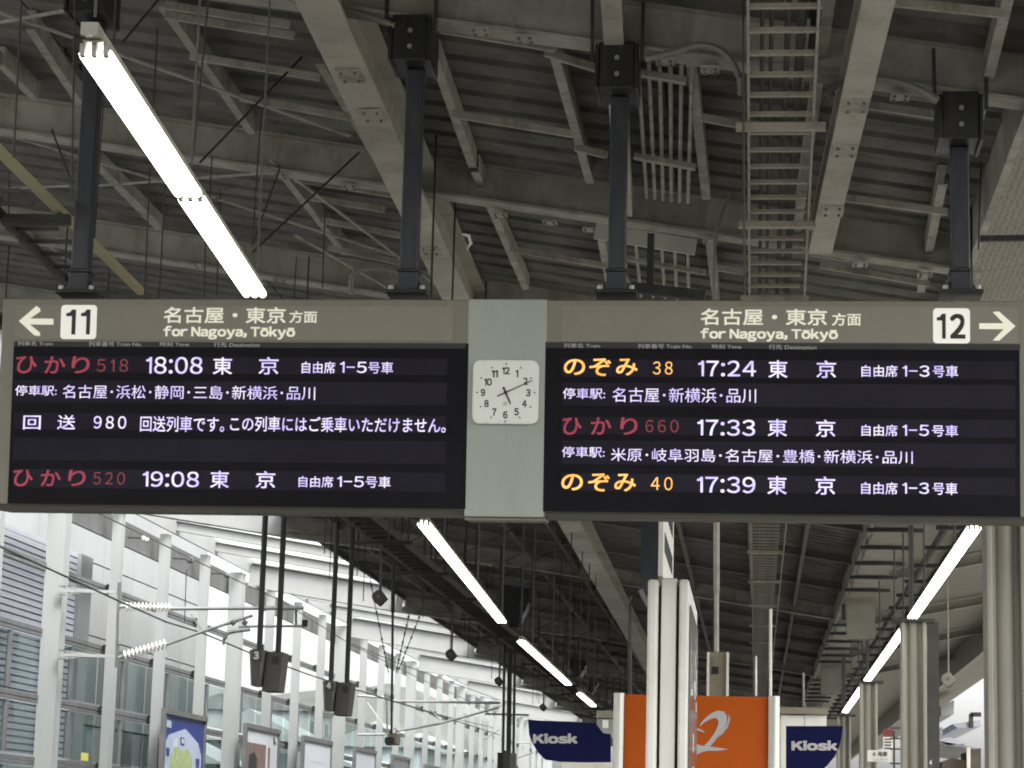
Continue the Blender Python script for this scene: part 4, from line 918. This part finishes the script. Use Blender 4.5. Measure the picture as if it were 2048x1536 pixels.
# ---- billboards on the screen wall
def bill(x0, y0, x1, y1, lab, kind, XP=-11.02):
    a = PX(x0, y0, XP); c = PX(x1, y1, XP); zt_ = (a.z + c.z) / 2; o = thing('billboard', (XP, (a.y + c.y) / 2, 1.0), lab, 'billboard', 'framed billboards on the screen wall')
    y0_, y1_ = a.y, c.y; z0_ = 1.3
    face = {'blue': 'posterblue', 'brown': 'posterwhite', 'dark': 'glassdark'}.get(kind, 'posterwhite')
    MB().box(XP - .05, XP, y0_ + .12, y1_ - .12, z0_, zt_ - .1).build('poster', face, o)
    for u_, v_ in ((y0_, y0_ + .12), (y1_ - .12, y1_)): MB().box(XP - .06, XP + .03, u_, v_, z0_, zt_ - .1).build('frame_side', 'rail', o)
    MB().box(XP - .06, XP + .05, y0_, y1_, zt_ - .1, zt_).build('frame_top', 'rail', o)
    W_ = y1_ - y0_ - .24; H_ = 1.25
    def pp_(u, v): return Vector((XP + .004, y0_ + .12 + u * W_, zt_ - .1 - v * H_))
    def poly(pts, m, d=0): MB().prism([pp_(u, v) + Vector((d, 0, 0)) for u, v in pts], (.003, 0, 0)).build('print', m, o)
    if kind == 'blue':
        poly([(.02, .42), (.1, .30), (.5, .17), (.85, .36), (.95, .55), (.97, 1.7), (.02, 1.7)], 'postersky')
        poly([(.15, .62), (.3, .45), (.45, .52), (.6, .46), (.72, .66), (.78, 1.7), (.15, 1.7)], 'postergreen', .004)
        poly([(.2, .38), (.3, .33), (.31, .46), (.2, .5)], 'posterwhite', .008); poly([(.38, .31), (.47, .31), (.48, .43), (.39, .42)], 'posterblue', .008)
        poly([(.40, .33), (.45, .33), (.46, .40), (.41, .40)], 'posterwhite', .012); poly([(.02, .08), (.14, .09), (.14, .20), (.02, .19)], 'postersky', .004)
        poly([(.04, .50), (.12, .50), (.12, .62), (.05, .62)], 'posterblue', .008); poly([(.8, .6), (.9, .6), (.9, .74), (.82, .74)], 'posterblue', .008)
    elif kind == 'brown':
        poly([(0, .24), (.62, .24), (.62, 1.7), (0, 1.7)], 'posterbrown'); poly([(.1, .45), (.25, .40), (.34, .5), (.34, .8), (.25, 1.5), (.12, 1.5), (.08, .7)], 'ink', .004)
        poly([(.7, .27), (.76, .27), (.76, 1.7), (.7, 1.7)], 'posterbrown'); poly([(.86, .08), (.9, .08), (.9, .2), (.86, .2)], 'ink'); poly([(.92, .14), (.95, .14), (.95, .2), (.92, .2)], 'ink')
    elif kind == 'pale':
        poly([(.35, .38), (.65, .38), (.65, .40), (.35, .40)], 'capt'); 
        for i_ in range(5): poly([(.05 + .1 * i_, .78), (.12 + .1 * i_, .78), (.12 + .1 * i_, .86), (.05 + .1 * i_, .86)], 'ink')
bill(329, 1414, 412, 1436, 'billboard with a blue poster showing a pale and green map', 'blue')
bill(492, 1445, 558, 1461, 'billboard with a pale heading over a dark brown picture', 'brown')
bill(607, 1470, 663, 1484, 'pale grey billboard with one short line of print, under box number 4', 'pale')
bill(710, 1492, 751, 1503, 'plain pale billboard left of the security camera', 'plain')
bill(785, 1507, 819, 1518, 'dark billboard right of the security camera', 'dark')
bill(850, 1528, 880, 1535, 'small pale billboard farthest along the wall', 'plain')
# ================================================================ OVERHEAD LINE
def ribbed(a, b, r0, r1, n):
    a = Vector(a); b = Vector(b); pts = []; rr = []
    for k in range(n):
        for t, r in ((0, r0), (.3, r0), (.5, r1), (.62, r1 * .95), (.8, r0)):
            pts.append(a.lerp(b, (k + t) / n)); rr.append(r)
    pts.append(b); rr.append(r0); return MB().tube(pts, rr, 14)
YM = 37.6
cm = thing('catenary_bracket', PY(237, 1330, YM), 'overhead line bracket with two white ribbed insulators on the near screen wall column', 'overhead line bracket')
MB().bar(PY(239, 1165, YM), PY(233, 1335, YM), .05, .06).build('mast', 'rail', cm)
MB().bar(PY(240, 1222, YM - .04), PY(238.5, 1288, YM - .04), .025, .02).build('mast_strip', 'beamw', cm)
for y0_, y1_ in ((1181, 1184), (1309, 1313)):
    a = PY(120, y0_, YM - .1); c = PY(232, y1_, YM); MB().bar(a, c, .05, .05).build('stand_off', 'pipe', cm)
    for s_ in (-1, 1): MB().bar(a + Vector((.05, 0, s_ * .06)), a.lerp(c, .55) + Vector((0, 0, s_ * .02)), .02, .02).build('stand_off_brace', 'fencew', cm)
    for s_ in (-.07, .07): MB().bar(a + Vector((-.02, 0, s_)), a + Vector((.10, 0, s_)), .03, .02).build('clamp_bolt', 'rail', cm)
ribbed(PY(250, 1213, YM), PY(343, 1215, YM), .028, .075, 12).build('insulator', 'insul', cm, smooth=True)
ribbed(PY(247, 1312, YM), PY(334, 1287, YM), .028, .085, 11).build('insulator', 'insul', cm, smooth=True)
MB().tube([PY(238, 1213, YM), PY(252, 1213, YM)], .03, 8).build('insulator_clamp', 'pipe', cm)
MB().tube([PY(235, 1316, YM), PY(250, 1311, YM)], .03, 8).build('insulator_clamp', 'pipe', cm)
MB().tube([PY(342, 1217, YM), PY(607, 1216, YM)], .032, 12).build('top_tube', 'pipe', cm, smooth=True)
MB().tube([PY(333, 1289, YM), PY(405, 1263, YM), PY(505, 1231, YM)], .026, 12).build('diagonal_tube', 'pipe', cm, smooth=True)
MB().tube([PY(478, 1253, YM), PY(613, 1252, YM)], .022, 10).build('registration_tube', 'pipe', cm, smooth=True)
for px in (466, 490): MB().tube([PY(px - 3, 1243, YM), PY(px + 3, 1248, YM)], .042, 8).build('clamp_bolt', 'rail', cm)
MB().tube([PY(592, 1220, YM), PY(592, 1252, YM)], .018, 8).build('drop_link', 'rail', cm)
MB().tube([PY(500, 1259, YM - .1), PY(470, 1262, YM - .1), PY(455, 1266, YM - .1), PY(448, 1280, YM - .1), PY(447, 1290, YM - .1)], [.03, .035, .035, .03, .02], 8).build('steady_arm', 'pipe', cm, smooth=True)
MB().bar(PY(381, 1228, YM), PY(402, 1258, YM), .03, .02).build('stay_plate', 'fencew', cm)
MB().tube([PY(610, 1240, YM), PY(609, 1252, YM)], .05, 8).build('end_insulator', 'dark', cm)
Y2_ = 65.4
cm2 = thing('catenary_bracket', PY(712, 1500, Y2_), 'second overhead line bracket on a farther column, behind the camera pole', 'overhead line bracket')
for a_, b_, r_, m_ in [((715, 1391), (768, 1395), .035, 'pipe'), ((716, 1469), (768, 1469), .035, 'pipe'), ((773, 1388), (775, 1470), .03, 'rail'), ((785, 1402), (1000, 1406), .035, 'fencew'),
                       ((790, 1463), (880, 1447), .035, 'fencew'), ((880, 1447), (997, 1415), .03, 'pipe'), ((860, 1415), (878, 1440), .018, 'pipe'), ((735, 1405), (775, 1462), .012, 'pipe'), ((970, 1428), (1058, 1430), .025, 'rail')]:
    MB().tube([PY(*a_, Y2_), PY(*b_, Y2_)], r_, 8).build('bracket_tube', m_, cm2, smooth=True)
cm3 = thing('catenary_bracket', PY(1000, 1530, 93), 'farthest overhead line bracket beyond the hanging tube cluster', 'overhead line bracket')
for a_, b_ in [((965, 1480), (1000, 1458)), ((900, 1520), (930, 1520)), ((1035, 1485), (1060, 1486)), ((1036, 1515), (1066, 1505)), ((965, 1440), (966, 1500))]:
    MB().tube([PY(*a_, 93), PY(*b_, 93)], .03, 6).build('bracket_tube', 'pipe', cm3)
def wire(pts, lab, r=.012):
    P = [hit(px, py, (1, 0, 0), X) for px, py, X in pts]; return tag(MB().tube(P, r, 6).build('overhead_wire', 'wire', None), lab, 'wire', 'overhead line wires')
wire([(-30, 1079, -9.3), (125, 1150, -9.3), (240, 1203, -9.3), (330, 1243, -9.3), (405, 1266, -9.3), (505, 1308, -9.2), (620, 1350, -9.2), (740, 1388, -9.1), (900, 1438, -9.0), (1000, 1470, -9)], 'lower overhead wire crossing in front of the near column and insulators', .014)
wire([(200, 1028, -10.9), (300, 1076, -10.9), (385, 1118, -10.9), (480, 1164, -10.9), (560, 1200, -10.9), (700, 1288, -10.7), (850, 1362, -10.6), (1000, 1430, -10.6)], 'upper wire running along under the top girder of the screen wall')
wire([(705, 1288, -9.2), (785, 1322, -9.2), (1000, 1400, -9.2)], 'thin wire descending behind the camera pole')
wire([(373, 1140, -9.3), (369, 1245, -9.3)], 'short vertical dropper wire in the third bay', .009)
wire([(700, 1375, -9.3), (880, 1430, -9.3), (985, 1455, -9.3)], 'thin contact wire crossing behind the second bracket')
for i, (px, py) in enumerate(((290, 1078), (380, 1120), (454, 1150), (520, 1175))):
    c = PX(px, py, -10.95); o = thing('wire_insulator', c, 'small round wire insulator in the dark recess of the %s bay from the left' % ('second', 'third', 'fourth', 'fifth')[i], 'insulator')
    MB().tube([c + Vector((0, -.08, 0)), c + Vector((0, -.04, 0)), c + Vector((0, .04, 0)), c + Vector((0, .08, 0))], [.03, .065, .065, .03], 12).build('insulator_body', 'insul' if i == 0 else 'rail', o, smooth=True)
    MB().bar(c + Vector((0, .06, .02)), c + Vector((-.45, .5, .08)), .03, .03).build('support_arm', 'rail', o)
# ================================================================ FAR BACKGROUND
random.seed(11)
def hills():
    b = MB(); nx, ny = 60, 14; vs = []
    for j in range(ny):
        for i in range(nx):
            x = -330 + i * 5.6; y = 520 + j * 22; e = math.exp(-((x + 135) / 45) ** 2) * 36 + math.exp(-((x + 85) / 26) ** 2) * 27
            h = e * math.sin(math.pi * min(j / 7, .5)) + random.uniform(-1, 1) * (1.6 if e > 3 else .3); vs.append((x, y, h - 3))
    fs = [(j * nx + i, j * nx + i + 1, (j + 1) * nx + i + 1, (j + 1) * nx + i) for j in range(ny - 1) for i in range(nx - 1)]
    return b.add(vs, fs).build('wooded_hill', 'hill', None, smooth=True)
struct(hills())
HS = [(-17.5, 84, 3.8, 5, 4.4, 'cladding'), (-19, 95, 5, 6, 3.9, 'claddg'), (-16.5, 106, 4, 6, 5.0, 'posterwhite'), (-22, 118, 7, 6, 4.2, 'cladding'), (-18, 131, 5, 7, 5.5, 'claddg'), (-24, 146, 8, 8, 6.2, 'cladding'), (-18, 72, 4, 4, 3.3, 'cladding'), (-34, 160, 9, 8, 9, 'claddg'), (-17, 160, 5, 8, 5, 'cladding')]
for i, (x, y, w_, d_, h_, m_) in enumerate(HS):
    nth = ['nearest', 'second', 'third', 'fourth', 'fifth', 'sixth', 'low', 'tallest', 'farthest'][i]
    o = thing('town_house', (x, y, -1.3), '%s pale town house seen through the screen wall glass' % nth, 'house', 'town houses beyond the screen wall')
    MB().box(x - w_ / 2, x + w_ / 2, y - d_ / 2, y + d_ / 2, -1.3, h_).build('wall', m_, o)
    MB().prism([(x - w_ / 2 - .3, y - d_ / 2 - .3, h_), (x + w_ / 2 + .3, y - d_ / 2 - .3, h_), (x, y - d_ / 2 - .3, h_ + 1.1)], (0, d_ + .6, 0)).build('roof', 'eave' if i % 2 else 'claddg', o)
    for r_ in range(int((h_ - 0) // 2.2)):
        for q in range(3):
            MB().box(x - w_ / 2 + .4 + q * w_ / 3, x - w_ / 2 + .4 + q * w_ / 3 + w_ / 6, y - d_ / 2 - .03, y - d_ / 2 + .02, .6 + r_ * 2.2, 1.8 + r_ * 2.2).build('window', 'glassdark', o)
            MB().box(x + w_ / 2 - .02, x + w_ / 2 + .03, y - d_ / 2 + .5 + q * d_ / 3, y - d_ / 2 + .5 + q * d_ / 3 + d_ / 6, .6 + r_ * 2.2, 1.8 + r_ * 2.2).build('window', 'glassdark', o)
# right side view: white fascia, roofs and a pale building
rb_ = thing('far_platform_roof', (9, 50, 0), 'pale slatted platform roofs in the bright gap beside the largest column', 'roof')
for (a_, b_, c_, d_), m_ in [(((1905, 1448), (1960, 1440), (1962, 1452), (1915, 1456)), 'slat'), (((1866, 1478), (1900, 1474), (1932, 1488), (1895, 1490)), 'slat'), (((1868, 1480), (1955, 1496), (1962, 1500), (1870, 1486)), 'fencew')]:
    MB().prism([PY(*p__, 46) for p__ in (a_, b_, c_, d_)], (0, 6, 0)).build('roof_slab', m_, rb_)
MB().bar(PY(1942, 1428, 46), PY(1942, 1456, 46), .08, .08).build('roof_post', 'tray', rb_); MB().bar(PY(1941, 1429, 46), PY(1962, 1429, 46), .08, .08).build('roof_post', 'tray', rb_)
MB().bar(PY(1882, 1455, 46), PY(1882, 1476, 46), .05, .05).build('roof_post', 'pipe', rb_)
br = thing('brown_roof_house', (7.5, 40, 0), 'small house with a brown roof at the bottom of the right-hand gap', 'house')
MB().prism([PY(1884, 1523, 40), PY(1902, 1516, 40), PY(1935, 1521, 40), PY(1936, 1560, 40), PY(1884, 1560, 40)], (0, 4, 0)).build('roof', 'tile', br)
MB().bar(PY(1937, 1495, 39.8), PY(1937, 1550, 39.8), .06, .06).build('post', 'cream', br); MB().prism([PY(1942, 1500, 39.9), PY(1962, 1496, 39.9), PY(1962, 1550, 39.9), PY(1942, 1550, 39.9)], (0, 2, 0)).build('wall', 'tile', br)
pb2 = thing('pale_tower', (12, 80, 0), 'washed out pale building under the right wing of the canopy', 'building')
MB().prism([PY(1882, 1412, 70), PY(1908, 1400, 70), PY(1908, 1428, 70), PY(1882, 1432, 70)], (0, 8, 0)).build('wall', 'fencew', pb2)
# deep fascia under the right wing
fs_ = MB().add([(4.2, 20, zb(4.2) - .5), (4.3, 20, zb(4.2) - .5), (4.3, 110, zb(4.2) - .5), (4.2, 110, zb(4.2) - .5), (4.2, 20, zb(4.2) + .02), (4.3, 20, zb(4.2) + .02), (4.3, 110, zb(4.2) + .02), (4.2, 110, zb(4.2) + .02)],
               [(0, 3, 2, 1), (4, 5, 6, 7), (0, 1, 5, 4), (1, 2, 6, 5), (2, 3, 7, 6), (3, 0, 4, 7)]).build('wing_fascia', 'columnp', canopy)
wt = thing('wing_cable_tray', (2.3, 24, 4.4), 'dark cable tray with cross bars descending beside the second column', 'cable tray')
for s_ in (-.1, .1): MB().bar((1.9 + s_, 22, 4.55), (1.9 + s_, 60, 4.55), .03, .09).build('side_rail', 'tray', wt)
for k in range(24): MB().bar((1.68, 22.4 + k * 1.6, 4.5), (2.12, 22.4 + k * 1.6, 4.5), .05, .04).build('cross_bar', 'dark', wt)
MB().box(1.82, 1.98, 22, 60, 4.58, 4.6).build('tray_floor', 'beige', wt)
